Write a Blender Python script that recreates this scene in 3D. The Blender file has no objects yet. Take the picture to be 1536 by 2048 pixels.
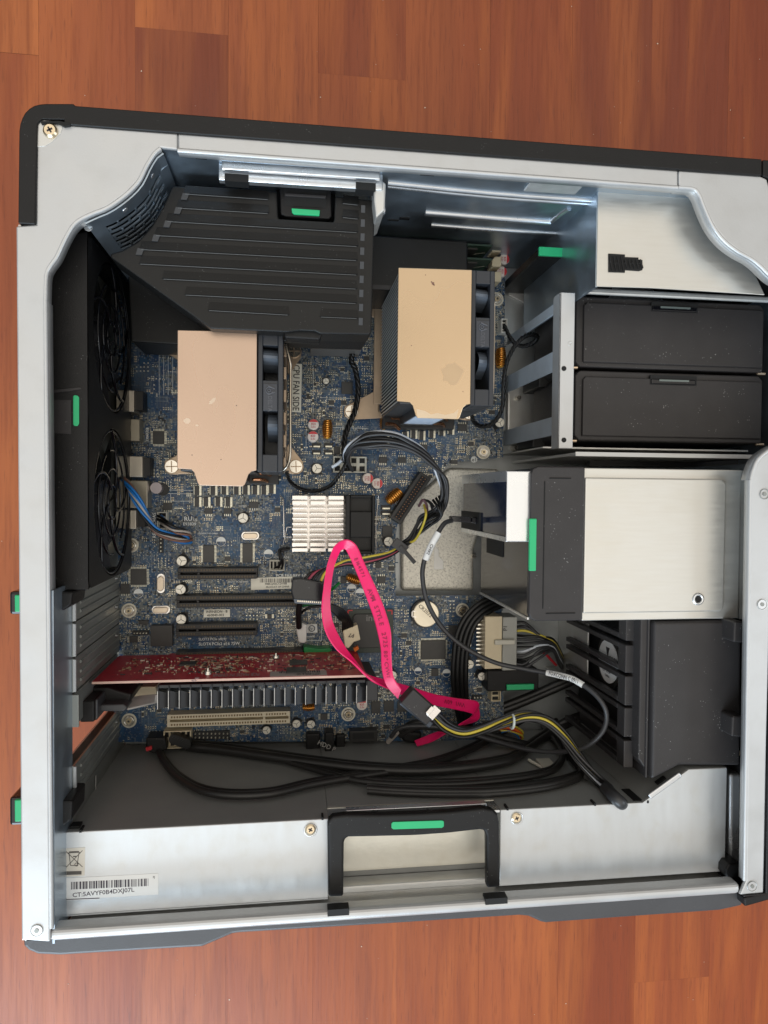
import bpy, math, random
from mathutils import Vector, Matrix
random.seed(7)
S = bpy.context.scene
COL = S.collection

# ---------------------------------------------------------------- camera
F, H = 1418.0, 0.596
MR = (Vector((0.9913375, 0.00866912, 0.13105267)),
      Vector((0.00500398, -0.99958779, 0.02827044)),
      Vector((0.13124372, -0.02736976, -0.99097224)))      # right, down, forward in the world
cam = bpy.data.cameras.new('camera'); cam_o = bpy.data.objects.new('camera', cam); COL.objects.link(cam_o)
cam.sensor_fit = 'VERTICAL'; cam.sensor_height = 24; cam.lens = F/2048*24
cam.clip_start = 0.01; cam.clip_end = 50
cam_o.matrix_world = Matrix((( MR[0].x, -MR[1].x, -MR[2].x, 0), (MR[0].y, -MR[1].y, -MR[2].y, 0),
                             (MR[0].z, -MR[1].z, -MR[2].z, H), (0, 0, 0, 1)))
S.camera = cam_o

# ---------------------------------------------------------------- light
W = bpy.data.worlds.new('World'); S.world = W; W.use_nodes = True
nt = W.node_tree; nt.nodes.clear()
out = nt.nodes.new('ShaderNodeOutputWorld'); bg = nt.nodes.new('ShaderNodeBackground')
tc = nt.nodes.new('ShaderNodeTexCoord'); sep = nt.nodes.new('ShaderNodeSeparateXYZ')
rp = nt.nodes.new('ShaderNodeValToRGB'); mp = nt.nodes.new('ShaderNodeMapRange')
nt.links.new(tc.outputs['Generated'], sep.inputs[0]); nt.links.new(sep.outputs['Z'], mp.inputs[0])
mp.inputs[1].default_value = -1; mp.inputs[2].default_value = 1
nt.links.new(mp.outputs[0], rp.inputs[0])
el = rp.color_ramp.elements
el[0].position = 0.0; el[0].color = (.05, .03, .02, 1)
el[1].position = 1.0; el[1].color = (1.75, 1.62, 1.42, 1)
for p, c in ((.48, (.05, .04, .03)), (.56, (.12, .115, .11)), (.8, (.42, .40, .37)), (.91, (1.35, 1.25, 1.12))):
    e = el.new(p); e.color = (*c, 1)
# the room: brighter towards the window side (-x, -y)
dt = nt.nodes.new('ShaderNodeVectorMath'); dt.operation = 'DOT_PRODUCT'; dt.inputs[1].default_value = (-.5, -.8, .34)
nt.links.new(tc.outputs['Generated'], dt.inputs[0])
mr = nt.nodes.new('ShaderNodeMapRange'); nt.links.new(dt.outputs['Value'], mr.inputs[0])
mr.inputs[1].default_value = .2; mr.inputs[2].default_value = 1.0
mr.inputs[3].default_value = 0; mr.inputs[4].default_value = 1
mx = nt.nodes.new('ShaderNodeMix'); mx.data_type = 'RGBA'; mx.blend_type = 'ADD'
nt.links.new(mr.outputs[0], mx.inputs[0]); nt.links.new(rp.outputs[0], mx.inputs[6]); mx.inputs[7].default_value = (.22, .28, .36, 1)
wn = nt.nodes.new('ShaderNodeTexNoise'); wn.inputs['Scale'].default_value = 2.3; wn.inputs['Detail'].default_value = 3; nt.links.new(tc.outputs['Generated'], wn.inputs['Vector'])
wr = nt.nodes.new('ShaderNodeMapRange'); wr.inputs[1].default_value = .36; wr.inputs[2].default_value = .62; wr.inputs[3].default_value = .55; wr.inputs[4].default_value = 1.32
nt.links.new(wn.outputs[0], wr.inputs[0]); wc = nt.nodes.new('ShaderNodeCombineXYZ')
for k in range(3): nt.links.new(wr.outputs[0], wc.inputs[k])
wm = nt.nodes.new('ShaderNodeMix'); wm.data_type = 'RGBA'; wm.blend_type = 'MULTIPLY'; wm.inputs[0].default_value = 1
nt.links.new(mx.outputs[2], wm.inputs[6]); nt.links.new(wc.outputs[0], wm.inputs[7]); nt.links.new(wm.outputs[2], bg.inputs[0]); bg.inputs[1].default_value = 0.76
nt.links.new(bg.outputs[0], out.inputs[0])

def window_light(name, loc, target, sx, sy, power, col):
    l = bpy.data.lights.new(name, 'AREA'); l.shape = 'RECTANGLE'; l.size = sx; l.size_y = sy
    l.energy = power; l.color = col
    o = bpy.data.objects.new(name, l); COL.objects.link(o); o.location = loc
    o.rotation_euler = (Vector(target)-Vector(loc)).to_track_quat('-Z', 'Y').to_euler()
window_light('window_light', (-.62, -1.62, .98), (.05, 0, .1), 1.35, .95, 34, (.70, .86, 1.0))
window_light('side_window_light', (2.1, -.5, 1.35), (.2, 0, .1), 1.0, 1.1, 11, (.80, .90, 1.0))
S.view_settings.view_transform = 'Standard'; S.view_settings.look = 'None'
S.view_settings.exposure = 0.12; S.view_settings.gamma = 1.0
S.view_settings.use_curve_mapping = False

# ---------------------------------------------------------------- measuring helpers (photo pixel -> point at a known height or wall)
def ray(px, py):
    d = ((px-768)/F, (py-1024)/F, 1.0)
    return MR[0]*d[0] + MR[1]*d[1] + MR[2]*d[2]
def P(px, py, z):
    w = ray(px, py); t = (z-H)/w.z; return Vector((w.x*t, w.y*t, z))
def PX(px, py, x):
    w = ray(px, py); t = x/w.x; return Vector((x, w.y*t, H+w.z*t))
def PY(px, py, y):
    w = ray(px, py); t = y/w.y; return Vector((w.x*t, y, H+w.z*t))
def PP(pts, z): return [P(a, b, z).xy for a, b in pts]
def RX(a, b, c, d, z):
    """pixel box -> x0, x1, y0, y1 at height z"""
    q = [P(a, b, z), P(c, b, z), P(c, d, z), P(a, d, z)]
    return (q[0].x+q[3].x)/2, (q[1].x+q[2].x)/2, (q[2].y+q[3].y)/2, (q[0].y+q[1].y)/2
def MPP(px, py, z):
    w = ray(px, py); return (z-H)/w.z/F      # metres per photo pixel

# ---------------------------------------------------------------- materials
def col4(c): return (c[0], c[1], c[2], 1)
def pm(name, col, met=0.0, rough=.5, var=.1, vs=60, bump=0.0, bs=500, dust=0.0, stretch=(1, 1, 1), coat=0.0, rvar=.0, alpha=1, emit=None, spec=.5, stain=None, stain_s=30, stain_a=.0):
    m = bpy.data.materials.new(name); m.use_nodes = True; n = m.node_tree; L = n.links
    b = n.nodes['Principled BSDF']
    g = n.nodes.new('ShaderNodeNewGeometry'); mpg = n.nodes.new('ShaderNodeMapping'); mpg.inputs['Scale'].default_value = stretch
    L.new(g.outputs['Position'], mpg.inputs[0])
    nz = n.nodes.new('ShaderNodeTexNoise'); nz.inputs['Scale'].default_value = vs; nz.inputs['Detail'].default_value = 4
    L.new(mpg.outputs[0], nz.inputs['Vector'])
    mi = n.nodes.new('ShaderNodeMix'); mi.data_type = 'RGBA'
    mi.inputs[6].default_value = col4([max(0, c*(1-var*1.6)) for c in col]); mi.inputs[7].default_value = col4([min(1, c*(1+var*1.6)) for c in col])
    L.new(nz.outputs[0], mi.inputs[0]); last = mi.outputs[2]
    if stain_a > 0:
        n2 = n.nodes.new('ShaderNodeTexNoise'); n2.inputs['Scale'].default_value = stain_s; n2.inputs['Detail'].default_value = 6
        L.new(g.outputs['Position'], n2.inputs['Vector'])
        r2 = n.nodes.new('ShaderNodeMapRange'); r2.inputs[1].default_value = .5; r2.inputs[2].default_value = .72; r2.inputs[3].default_value = 0; r2.inputs[4].default_value = stain_a
        L.new(n2.outputs[0], r2.inputs[0]); m2 = n.nodes.new('ShaderNodeMix'); m2.data_type = 'RGBA'
        L.new(r2.outputs[0], m2.inputs[0]); L.new(last, m2.inputs[6]); m2.inputs[7].default_value = col4(stain); last = m2.outputs[2]
    if dust > 0:
        v = n.nodes.new('ShaderNodeTexVoronoi'); v.inputs['Scale'].default_value = 560; L.new(g.outputs['Position'], v.inputs['Vector'])
        n3 = n.nodes.new('ShaderNodeTexNoise'); n3.inputs['Scale'].default_value = 90; L.new(g.outputs['Position'], n3.inputs['Vector'])
        r3 = n.nodes.new('ShaderNodeMapRange'); r3.inputs[1].default_value = .5; r3.inputs[2].default_value = .9; r3.inputs[3].default_value = .03; r3.inputs[4].default_value = .28
        L.new(n3.outputs[0], r3.inputs[0])
        lt = n.nodes.new('ShaderNodeMath'); lt.operation = 'LESS_THAN'; L.new(v.outputs['Distance'], lt.inputs[0]); L.new(r3.outputs[0], lt.inputs[1])
        ml = n.nodes.new('ShaderNodeMath'); ml.operation = 'MULTIPLY'; ml.inputs[1].default_value = dust; L.new(lt.outputs[0], ml.inputs[0])
        m3 = n.nodes.new('ShaderNodeMix'); m3.data_type = 'RGBA'; L.new(ml.outputs[0], m3.inputs[0]); L.new(last, m3.inputs[6]); m3.inputs[7].default_value = (.5, .5, .48, 1); last = m3.outputs[2]
    L.new(last, b.inputs['Base Color'])
    b.inputs['Metallic'].default_value = met; b.inputs['Roughness'].default_value = rough
    b.inputs['Specular IOR Level'].default_value = spec
    if rvar > 0:
        r4 = n.nodes.new('ShaderNodeMapRange'); r4.inputs[3].default_value = max(.05, rough-rvar); r4.inputs[4].default_value = min(1, rough+rvar)
        r4.inputs[1].default_value = .3; r4.inputs[2].default_value = .7
        L.new(nz.outputs[0], r4.inputs[0]); L.new(r4.outputs[0], b.inputs['Roughness'])
    b.inputs['Coat Weight'].default_value = coat
    if bump > 0:
        n5 = n.nodes.new('ShaderNodeTexNoise'); n5.inputs['Scale'].default_value = bs; n5.inputs['Detail'].default_value = 3; L.new(mpg.outputs[0], n5.inputs['Vector'])
        bp = n.nodes.new('ShaderNodeBump'); bp.inputs['Strength'].default_value = bump; bp.inputs['Distance'].default_value = .0006
        L.new(n5.outputs[0], bp.inputs['Height']); L.new(bp.outputs[0], b.inputs['Normal'])
    if emit:
        b.inputs['Emission Color'].default_value = col4(emit); b.inputs['Emission Strength'].default_value = 1
    return m
ZINC   = pm('galvanised_steel', (.66, .655, .63), .6, .40, .07, 120, .08, 420, stretch=(1, .22, 1), stain=(.46, .40, .28), stain_s=70, stain_a=.16, rvar=.07)
ZINCW  = pm('galvanised_rim', (.56, .565, .565), .55, .42, .06, 34, .06, 900, rvar=.09, stain=(.38, .37, .34), stain_s=75, stain_a=.13)
ZINCB  = pm('brushed_galvanised_steel', (.66, .645, .60), .7, .36, .04, 330, .07, 420, stretch=(.16, 1.6, 1), rvar=.08, stain=(.58, .55, .47), stain_s=30, stain_a=.25)
ZWALL  = pm('galvanised_wall', (.42, .50, .58), .90, .36, .12, 60, .12, 300, rvar=.08, stain=(.35, .36, .36), stain_s=50, stain_a=.3)
ZMID   = pm('bright_rolled_steel', (.72, .74, .76), .9, .30, .06, 50, .1, 200, rvar=.06)
SLOTM  = pm('dull_slot_cover_steel', (.30, .31, .29), .7, .46, .12, 90, .2, 300, rvar=.08)
TRAY   = pm('speckled_tray_steel', (.80, .77, .68), .4, .45, .12, 500, .35, 800, stain=(.12, .10, .08), stain_s=700, stain_a=.5)
PSUG   = pm('grey_power_supply_housing', (.33, .335, .325), .3, .50, .08, 40, .2, 900, spec=.32)
BLK    = pm('black_textured_plastic', (.0085, .008, .008), 0, .46, .10, 200, .25, 2600, dust=.35, spec=.32)
BLKS   = pm('black_shroud_plastic', (.008, .0078, .0075), 0, .40, .12, 80, .2, 2600, dust=.16, spec=.32)
BLKD   = pm('dusty_black_plastic', (.037, .034, .034), 0, .38, .12, 60, .2, 2200, dust=.6, spec=.32)
BLKG   = pm('glossy_black_plastic', (.005, .005, .007), 0, .14, .2, 60, .03, 400, dust=.5)
BEZ    = pm('black_bezel_plastic', (.010, .0095, .0095), 0, .44, .1, 90, .2, 2200, dust=.12, spec=.32)
BEZG   = pm('grey_bezel_plastic', (.062, .062, .066), 0, .36, .1, 60, .15, 2200, dust=.1)
BLKC   = pm('black_cable_jacket', (.006, .006, .006), 0, .40, .15, 200, .05)
BLKCG  = pm('satin_dark_grey_cable', (.035, .035, .037), 0, .38, .1, 200)
GREEN  = pm('green_touch_point_plastic', (.02, .44, .17), 0, .45, .04, 60)
GREEND = pm('dark_green_plastic', (.01, .22, .05), 0, .4, .1, 100)
COPN   = pm('copper_tinted_nickel', (.56, .42, .275), .88, .25, .05, 16, .04, 900, rvar=.08, stain=(.58, .47, .34), stain_s=12, stain_a=.12)
COPN2  = pm('rosy_copper_tinted_nickel', (.50, .37, .285), .88, .27, .06, 13, .05, 900, stretch=(1.6, .8, 1), rvar=.08, stain=(.60, .46, .31), stain_s=7, stain_a=.6)
FINB   = pm('dark_fin_metal', (.06, .063, .068), .7, .38, .1, 80)
FING   = pm('grey_anodised_fin', (.022, .023, .026), .2, .40, .1, 80)
SILV   = pm('silver_aluminium', (.80, .76, .72), .92, .24, .05, 90)
SCREW  = pm('nickel_screw', (.74, .70, .62), .95, .22, .05, 90)
BRASS  = pm('brassy_screw', (.72, .60, .42), .95, .28, .08, 200)
BRONZE = pm('bronze_bracket', (.46, .35, .25), .75, .38, .12, 90)
COPPER = pm('copper_winding', (.80, .32, .06), .85, .25, .25, 900)
COPR   = pm('copper_heat_pipe', (.85, .42, .22), .95, .2, .08, 200)
ORNG   = pm('toroid_core', (.75, .36, .04), .4, .35, .1, 200)
CHIP   = pm('chip_epoxy', (.045, .043, .04), 0, .42, .1, 300, .1, 2000)
CHIPB  = pm('slot_black_plastic', (.018, .017, .016), 0, .45, .1, 300)
DARKH  = pm('dark_opening', (.004, .004, .004), 0, .7, .0)
GOLDC  = pm('dull_brown_contact', (.10, .075, .045), .3, .5, .2, 900)
CREAM  = pm('cream_connector_plastic', (.66, .56, .38), 0, .45, .06, 100)
NATUR  = pm('natural_nylon', (.56, .54, .46), 0, .5, .05, 100)
CLEARP = pm('milky_nylon', (.34, .34, .31), 0, .4, .08, 100)
WHITE  = pm('white_print', (.86, .88, .86), 0, .6, .04, 200)
CAPW   = pm('white_capacitor_top', (.74, .66, .60), 0, .4, .05, 200)
CAPR   = pm('red_capacitor_mark', (.62, .03, .04), 0, .4, .1, 200)
LABEL  = pm('paper_label', (.86, .83, .72), 0, .6, .04, 90)
LABELT = pm('translucent_label', (.66, .62, .54), .25, .45, .04, 90)
LABELW = pm('white_paper_label', (.80, .80, .78), 0, .5, .03, 90)
INK    = pm('black_print', (.035, .03, .035), 0, .6, 0)
INKR   = pm('red_print', (.45, .03, .05), 0, .6, 0)
INKP   = pm('dark_print_on_cable', (.30, .005, .05), 0, .6, 0)
PINK   = pm('pink_cable_jacket', (.80, .010, .125), 0, .30, .08, 90, .15, 700, spec=.5)
PCBR   = pm('red_circuit_board', (.46, .004, .022), 0, .32, .25, 250, .1, 600)
PCBE   = pm('board_edge', (.62, .42, .34), 0, .5, .08, 200)
PATCHG = pm('grey_solder_patch', (.15, .165, .16), .2, .42, .35, 420, .35, 1500)
PATCHT = pm('teal_copper_area', (.020, .062, .115), .1, .4, .3, 420, .3, 1500)
PATCHS = pm('silver_solder_pads', (.72, .66, .54), .6, .32, .3, 900)
SMDT   = pm('tan_ceramic_component', (.42, .29, .17), 0, .4, .2, 900)
SMDB   = pm('black_resistor', (.03, .028, .027), 0, .4, .2, 900)
TRACE  = pm('pale_board_trace', (.30, .34, .36), .1, .45, .1, 200)
BLUEW  = pm('blue_wire', (.015, .17, .50), 0, .35, .05)
GREYW  = pm('grey_wire', (.42, .38, .34), 0, .4, .05)
BROWNW = pm('brown_wire', (.20, .10, .07), 0, .4, .05)
YELW   = pm('yellow_wire', (.62, .50, .06), 0, .4, .05)
REDW   = pm('red_wire', (.52, .02, .03), 0, .4, .05)
ORGW   = pm('orange_wire', (.75, .16, .01), 0, .4, .05)
WHTW   = pm('white_wire', (.62, .66, .72), 0, .35, .05)
PINKW  = pm('dusky_pink_wire', (.38, .06, .10), 0, .4, .05)
LBLUE  = pm('pale_blue_label', (.52, .60, .72), 0, .35, .05)

def board_material():
    m = bpy.data.materials.new('blue_circuit_board'); m.use_nodes = True; n = m.node_tree; L = n.links; b = n.nodes['Principled BSDF']
    g = n.nodes.new('ShaderNodeNewGeometry')
    def vor(sc, feat='F1'):
        v = n.nodes.new('ShaderNodeTexVoronoi'); v.distance = 'CHEBYCHEV'; v.inputs['Scale'].default_value = sc; v.inputs['Randomness'].default_value = .45
        L.new(g.outputs['Position'], v.inputs['Vector']); return v
    v1 = vor(760); v2 = vor(150); v3 = vor(1150)
    def rng(sock, a, b_, c, d):
        r = n.nodes.new('ShaderNodeMapRange'); r.inputs[1].default_value = a; r.inputs[2].default_value = b_; r.inputs[3].default_value = c; r.inputs[4].default_value = d
        L.new(sock, r.inputs[0]); return r.outputs[0]
    def mix(fac, a, b_):
        x = n.nodes.new('ShaderNodeMix'); x.data_type = 'RGBA'
        if isinstance(fac, float): x.inputs[0].default_value = fac
        else: L.new(fac, x.inputs[0])
        for i, q in ((6, a), (7, b_)):
            if isinstance(q, tuple): x.inputs[i].default_value = col4(q)
            else: L.new(q, x.inputs[i])
        return x.outputs[2]
    s1 = n.nodes.new('ShaderNodeSeparateColor'); L.new(v1.outputs['Color'], s1.inputs[0])
    s2 = n.nodes.new('ShaderNodeSeparateColor'); L.new(v2.outputs['Color'], s2.inputs[0])
    s3 = n.nodes.new('ShaderNodeSeparateColor'); L.new(v3.outputs['Color'], s3.inputs[0])
    base = mix(rng(s2.outputs[0], .3, .7, 0, 1), (.010, .048, .125), (.018, .074, .160))
    gr = n.nodes.new('ShaderNodeTexNoise'); gr.inputs['Scale'].default_value = 26; gr.inputs['Detail'].default_value = 2; L.new(g.outputs['Position'], gr.inputs['Vector'])
    msk = n.nodes.new('ShaderNodeMath'); msk.operation = 'MULTIPLY'
    L.new(rng(gr.outputs[0], .45, .53, .0, 1), msk.inputs[0]); L.new(rng(s1.outputs[1], .42, .46, 0, 1), msk.inputs[1])
    c1 = mix(msk.outputs[0], base, (.125, .14, .14))
    ms2 = n.nodes.new('ShaderNodeMath'); ms2.operation = 'MULTIPLY'
    L.new(rng(gr.outputs[0], .40, .5, .25, 1), ms2.inputs[0]); L.new(rng(s3.outputs[2], .84, .86, 0, 1), ms2.inputs[1])
    c2 = mix(ms2.outputs[0], c1, (.34, .33, .29))
    ms3 = n.nodes.new('ShaderNodeMath'); ms3.operation = 'MULTIPLY'
    L.new(rng(gr.outputs[0], .35, .5, .3, 1), ms3.inputs[0]); L.new(rng(s1.outputs[0], .88, .9, 0, 1), ms3.inputs[1])
    c3 = mix(ms3.outputs[0], c2, (.012, .014, .018))
    sx_ = n.nodes.new('ShaderNodeSeparateXYZ'); L.new(g.outputs['Position'], sx_.inputs[0])
    def math_(op, p, q):
        x = n.nodes.new('ShaderNodeMath'); x.operation = op
        for i, s_ in enumerate((p, q)):
            if isinstance(s_, (int, float)): x.inputs[i].default_value = s_
            else: L.new(s_, x.inputs[i])
        return x.outputs[0]
    vb = vor(95); sb = n.nodes.new('ShaderNodeSeparateColor'); L.new(vb.outputs['Color'], sb.inputs[0])
    diag = math_('ADD', sx_.outputs[0], sx_.outputs[1])
    def lines(co, freq): return math_('LESS_THAN', math_('FRACT', math_('MULTIPLY', co, freq), 0), .32)
    lx = math_('MULTIPLY', lines(sx_.outputs[0], 950), math_('LESS_THAN', sb.outputs[0], .22))
    ly = math_('MULTIPLY', lines(sx_.outputs[1], 950), math_('GREATER_THAN', sb.outputs[0], .76))
    ld = math_('MULTIPLY', lines(diag, 700), math_('MULTIPLY', math_('GREATER_THAN', sb.outputs[0], .46), math_('LESS_THAN', sb.outputs[0], .56)))
    c3 = mix(math_('MULTIPLY', math_('ADD', math_('ADD', lx, ly), ld), .55), c3, (.20, .215, .205))
    L.new(c3, b.inputs['Base Color']); b.inputs['Roughness'].default_value = .36; b.inputs['Metallic'].default_value = .1
    bp = n.nodes.new('ShaderNodeBump'); bp.inputs['Strength'].default_value = .5; bp.inputs['Distance'].default_value = .0004
    L.new(s1.outputs[2], bp.inputs['Height']); L.new(bp.outputs[0], b.inputs['Normal'])
    return m
PCB = board_material()

def floor_material():
    m = bpy.data.materials.new('laminate_wood'); m.use_nodes = True; n = m.node_tree; L = n.links; b = n.nodes['Principled BSDF']
    at = n.nodes.new('ShaderNodeAttribute'); at.attribute_name = 'tone'
    of = n.nodes.new('ShaderNodeAttribute'); of.attribute_name = 'shift'
    g = n.nodes.new('ShaderNodeNewGeometry')
    cb = n.nodes.new('ShaderNodeCombineXYZ'); L.new(of.outputs['Fac'], cb.inputs[2])
    ad = n.nodes.new('ShaderNodeVectorMath'); ad.operation = 'ADD'; L.new(g.outputs['Position'], ad.inputs[0]); L.new(cb.outputs[0], ad.inputs[1])
    def nz(scale, st, det=5, dist=0.0):
        mpg = n.nodes.new('ShaderNodeMapping'); mpg.inputs['Scale'].default_value = st; L.new(ad.outputs[0], mpg.inputs[0])
        x = n.nodes.new('ShaderNodeTexNoise'); x.inputs['Scale'].default_value = scale; x.inputs['Detail'].default_value = det; x.inputs['Distortion'].default_value = dist
        L.new(mpg.outputs[0], x.inputs['Vector']); return x.outputs[0]
    def rng(s, a, b_, c, d):
        r = n.nodes.new('ShaderNodeMapRange'); r.inputs[1].default_value = a; r.inputs[2].default_value = b_; r.inputs[3].default_value = c; r.inputs[4].default_value = d
        L.new(s, r.inputs[0]); return r.outputs[0]
    def mix(f, a, b_, mode='MIX'):
        x = n.nodes.new('ShaderNodeMix'); x.data_type = 'RGBA'; x.blend_type = mode
        if isinstance(f, float): x.inputs[0].default_value = f
        else: L.new(f, x.inputs[0])
        for i, q in ((6, a), (7, b_)):
            if isinstance(q, tuple): x.inputs[i].default_value = col4(q)
            else: L.new(q, x.inputs[i])
        return x.outputs[2]
    rp = n.nodes.new('ShaderNodeValToRGB'); L.new(at.outputs['Fac'], rp.inputs[0])
    e = rp.color_ramp.elements; e[0].position = 0; e[0].color = (.18, .036, .014, 1); e[1].position = 1; e[1].color = (.50, .152, .040, 1)
    k = e.new(.5); k.color = (.34, .082, .024, 1)
    big = nz(7, (1, .22, 1), 3, .6)
    c = mix(rng(big, .35, .65, 0, .65), rp.outputs[0], (.24, .042, .010))
    fig = nz(22, (1, .10, 1), 4, 1.2)
    c = mix(rng(fig, .45, .65, 0, .26), c, (.64, .19, .036))
    fine = nz(330, (1, .045, 1), 3, .2)
    c = mix(rng(fine, .48, .70, 0, .36), c, (.16, .030, .008))
    fleck = nz(900, (1, .06, 1), 2, 0)
    c = mix(rng(fleck, .60, .72, 0, .35), c, (.10, .022, .010))
    c = mix(rng(nz(80, (1, .05, 1), 3, .5), .44, .70, 0, .30), c, (.17, .032, .008))
    L.new(c, b.inputs['Base Color']); L.new(rng(fine, .3, .7, .30, .40), b.inputs['Roughness'])
    b.inputs['Specular IOR Level'].default_value = .42
    bp = n.nodes.new('ShaderNodeBump'); bp.inputs['Strength'].default_value = .25; bp.inputs['Distance'].default_value = .0004
    L.new(fine, bp.inputs['Height']); L.new(bp.outputs[0], b.inputs['Normal'])
    return m
FLOOR = floor_material()
SEAM = pm('dark_plank_seam', (.05, .02, .012), 0, .6, .1, 100)

# ---------------------------------------------------------------- mesh builder
def spline(pts, sub=6):
    q = [Vector(p) for p in pts]
    if len(q) < 3: return q
    o = []
    for i in range(len(q)-1):
        a = q[i-1] if i else q[0]*2-q[1]; b, c = q[i], q[i+1]; d = q[i+2] if i+2 < len(q) else q[-1]*2-q[-2]
        for k in range(sub):
            t = k/sub
            o.append(.5*((2*b)+(c-a)*t+(2*a-5*b+4*c-d)*t*t+(3*b-a-3*c+d)*t**3))
    o.append(q[-1]); return o
def frames(path):
    T = [(path[min(i+1, len(path)-1)]-path[max(i-1, 0)]).normalized() for i in range(len(path))]
    up = Vector((0, 0, 1)) if abs(T[0].z) < .9 else Vector((1, 0, 0))
    N = [(up-T[0]*up.dot(T[0])).normalized()]
    for i in range(1, len(path)):
        v = N[-1]-T[i]*N[-1].dot(T[i]); N.append(v.normalized() if v.length > 1e-9 else N[-1])
    return T, N, [T[i].cross(N[i]) for i in range(len(path))]
TXT = {}
def glyphs(s):
    if s not in TXT:
        c = bpy.data.curves.new('tmp', 'FONT'); c.body = s; c.resolution_u = 2; c.offset = .012; c.align_x = 'LEFT'
        o = bpy.data.objects.new('tmp', c); COL.objects.link(o); bpy.context.view_layer.update()
        me = o.evaluated_get(bpy.context.evaluated_depsgraph_get()).to_mesh()
        TXT[s] = ([v.co.xy.copy() for v in me.vertices], [tuple(p.vertices) for p in me.polygons])
        bpy.data.objects.remove(o); bpy.data.curves.remove(c)
    return TXT[s]
WL = {}
class MB:
    def __init__(s): s.v = []; s.f = []; s.s = []; s.m = []; s.c = []
    def nx(s): s.c.append((len(s.v), len(s.f)))       # the next shapes are a separate part
    def add(s, vs, fs, smooth=False, mi=0):
        k = len(s.v); s.v += [Vector(x) for x in vs]
        for f in fs: s.f.append(tuple(i+k for i in f)); s.s.append(smooth); s.m.append(mi)
    def box(s, x0, x1, y0, y1, z0, z1, mi=0):
        s.add([(x0, y0, z0), (x1, y0, z0), (x1, y1, z0), (x0, y1, z0), (x0, y0, z1), (x1, y0, z1), (x1, y1, z1), (x0, y1, z1)],
              [(0, 3, 2, 1), (4, 5, 6, 7), (0, 1, 5, 4), (1, 2, 6, 5), (2, 3, 7, 6), (3, 0, 4, 7)], False, mi); return s
    def pbox(s, a, b, c, d, z0, z1, mi=0):
        x0, x1, y0, y1 = RX(a, b, c, d, z1); s.box(x0, x1, y0, y1, z0, z1, mi); return s
    def prism(s, pts, z0, z1, mi=0, smooth=False):
        pts = [Vector((p[0], p[1])) for p in pts]
        ar = sum(pts[i-1].x*pts[i].y-pts[i].x*pts[i-1].y for i in range(len(pts)))
        if ar < 0: pts = pts[::-1]
        n = len(pts); vs = [(p.x, p.y, z0) for p in pts]+[(p.x, p.y, z1) for p in pts]
        s.add(vs, [tuple(range(n-1, -1, -1)), tuple(range(n, 2*n))], False, mi)
        k = len(s.v)-2*n
        for i in range(n):
            j = (i+1) % n; s.f.append((k+i, k+j, k+n+j, k+n+i)); s.s.append(smooth); s.m.append(mi)
        return s
    def pp(s, pts, z0, z1, mi=0): return s.prism(PP(pts, z1), z0, z1, mi)
    def obox(s, c, ax, ay, az, mi=0):
        """oriented box: centre and three half-axis vectors"""
        c = Vector(c); ax, ay, az = Vector(ax), Vector(ay), Vector(az)
        if ax.cross(ay).dot(az) < 0: ax = -ax
        vs = [c+ax*i+ay*j+az*k for k in (-1, 1) for j in (-1, 1) for i in (-1, 1)]
        s.add(vs, [(0, 2, 3, 1), (4, 5, 7, 6), (0, 1, 5, 4), (1, 3, 7, 5), (3, 2, 6, 7), (2, 0, 4, 6)], False, mi); return s
    def rod(s, p0, p1, r0, r1=None, n=16, mi=0, cap=True):
        p0, p1 = Vector(p0), Vector(p1); r1 = r0 if r1 is None else r1
        t = (p1-p0).normalized(); u = t.orthogonal().normalized(); w = t.cross(u)
        vs = []
        for p, r in ((p0, r0), (p1, r1)):
            for i in range(n):
                a = 2*math.pi*i/n; vs.append(p+(u*math.cos(a)+w*math.sin(a))*r)
        s.add(vs, [(i, (i+1) % n, n+(i+1) % n, n+i) for i in range(n)], True, mi)
        if cap:
            s.add(vs[:n], [tuple(range(n-1, -1, -1))], False, mi); s.add(vs[n:], [tuple(range(n))], False, mi)
        return s
    def cyl(s, c, r, z0, z1, n=20, r2=None, mi=0): return s.rod((c[0], c[1], z0), (c[0], c[1], z1), r, r2, n, mi)
    def tube(s, pts, r, n=8, sub=6, mi=0, smoothpath=True):
        path = spline(pts, sub) if smoothpath else [Vector(p) for p in pts]
        T, N, B = frames(path); vs = []
        for i, p in enumerate(path):
            for k in range(n):
                a = 2*math.pi*k/n; vs.append(p+(N[i]*math.cos(a)+B[i]*math.sin(a))*r)
        fs = [(i*n+k, i*n+(k+1) % n, (i+1)*n+(k+1) % n, (i+1)*n+k) for i in range(len(path)-1) for k in range(n)]
        s.add(vs, fs, True, mi); e = (len(path)-1)*n
        s.add(vs[:n], [tuple(range(n-1, -1, -1))], False, mi); s.add(vs[e:], [tuple(range(n))], False, mi); return s
    def ribbon(s, A, B_, th, mi=0, sub=6):
        a = spline(A, sub); b = spline(B_, sub); vs = []
        for i in range(len(a)):
            t = (a[min(i+1, len(a)-1)]+b[min(i+1, len(a)-1)]-a[max(i-1, 0)]-b[max(i-1, 0)])
            nn = t.cross(b[i]-a[i]); nn = nn.normalized()*th/2 if nn.length > 1e-12 else Vector((0, 0, th/2))
            w = (b[i]-a[i])*.07; m = (nn)
            vs += [a[i], a[i]+w+m, b[i]-w+m, b[i], b[i]-w-m, a[i]+w-m]
        n = 6
        fs = [(i*n+k, i*n+(k+1) % n, (i+1)*n+(k+1) % n, (i+1)*n+k) for i in range(len(a)-1) for k in range(n)]
        s.add(vs, fs, False, mi); s.add(vs[:n], [tuple(range(n))], False, mi); s.add(vs[-n:], [tuple(range(n))], False, mi); return s
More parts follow.
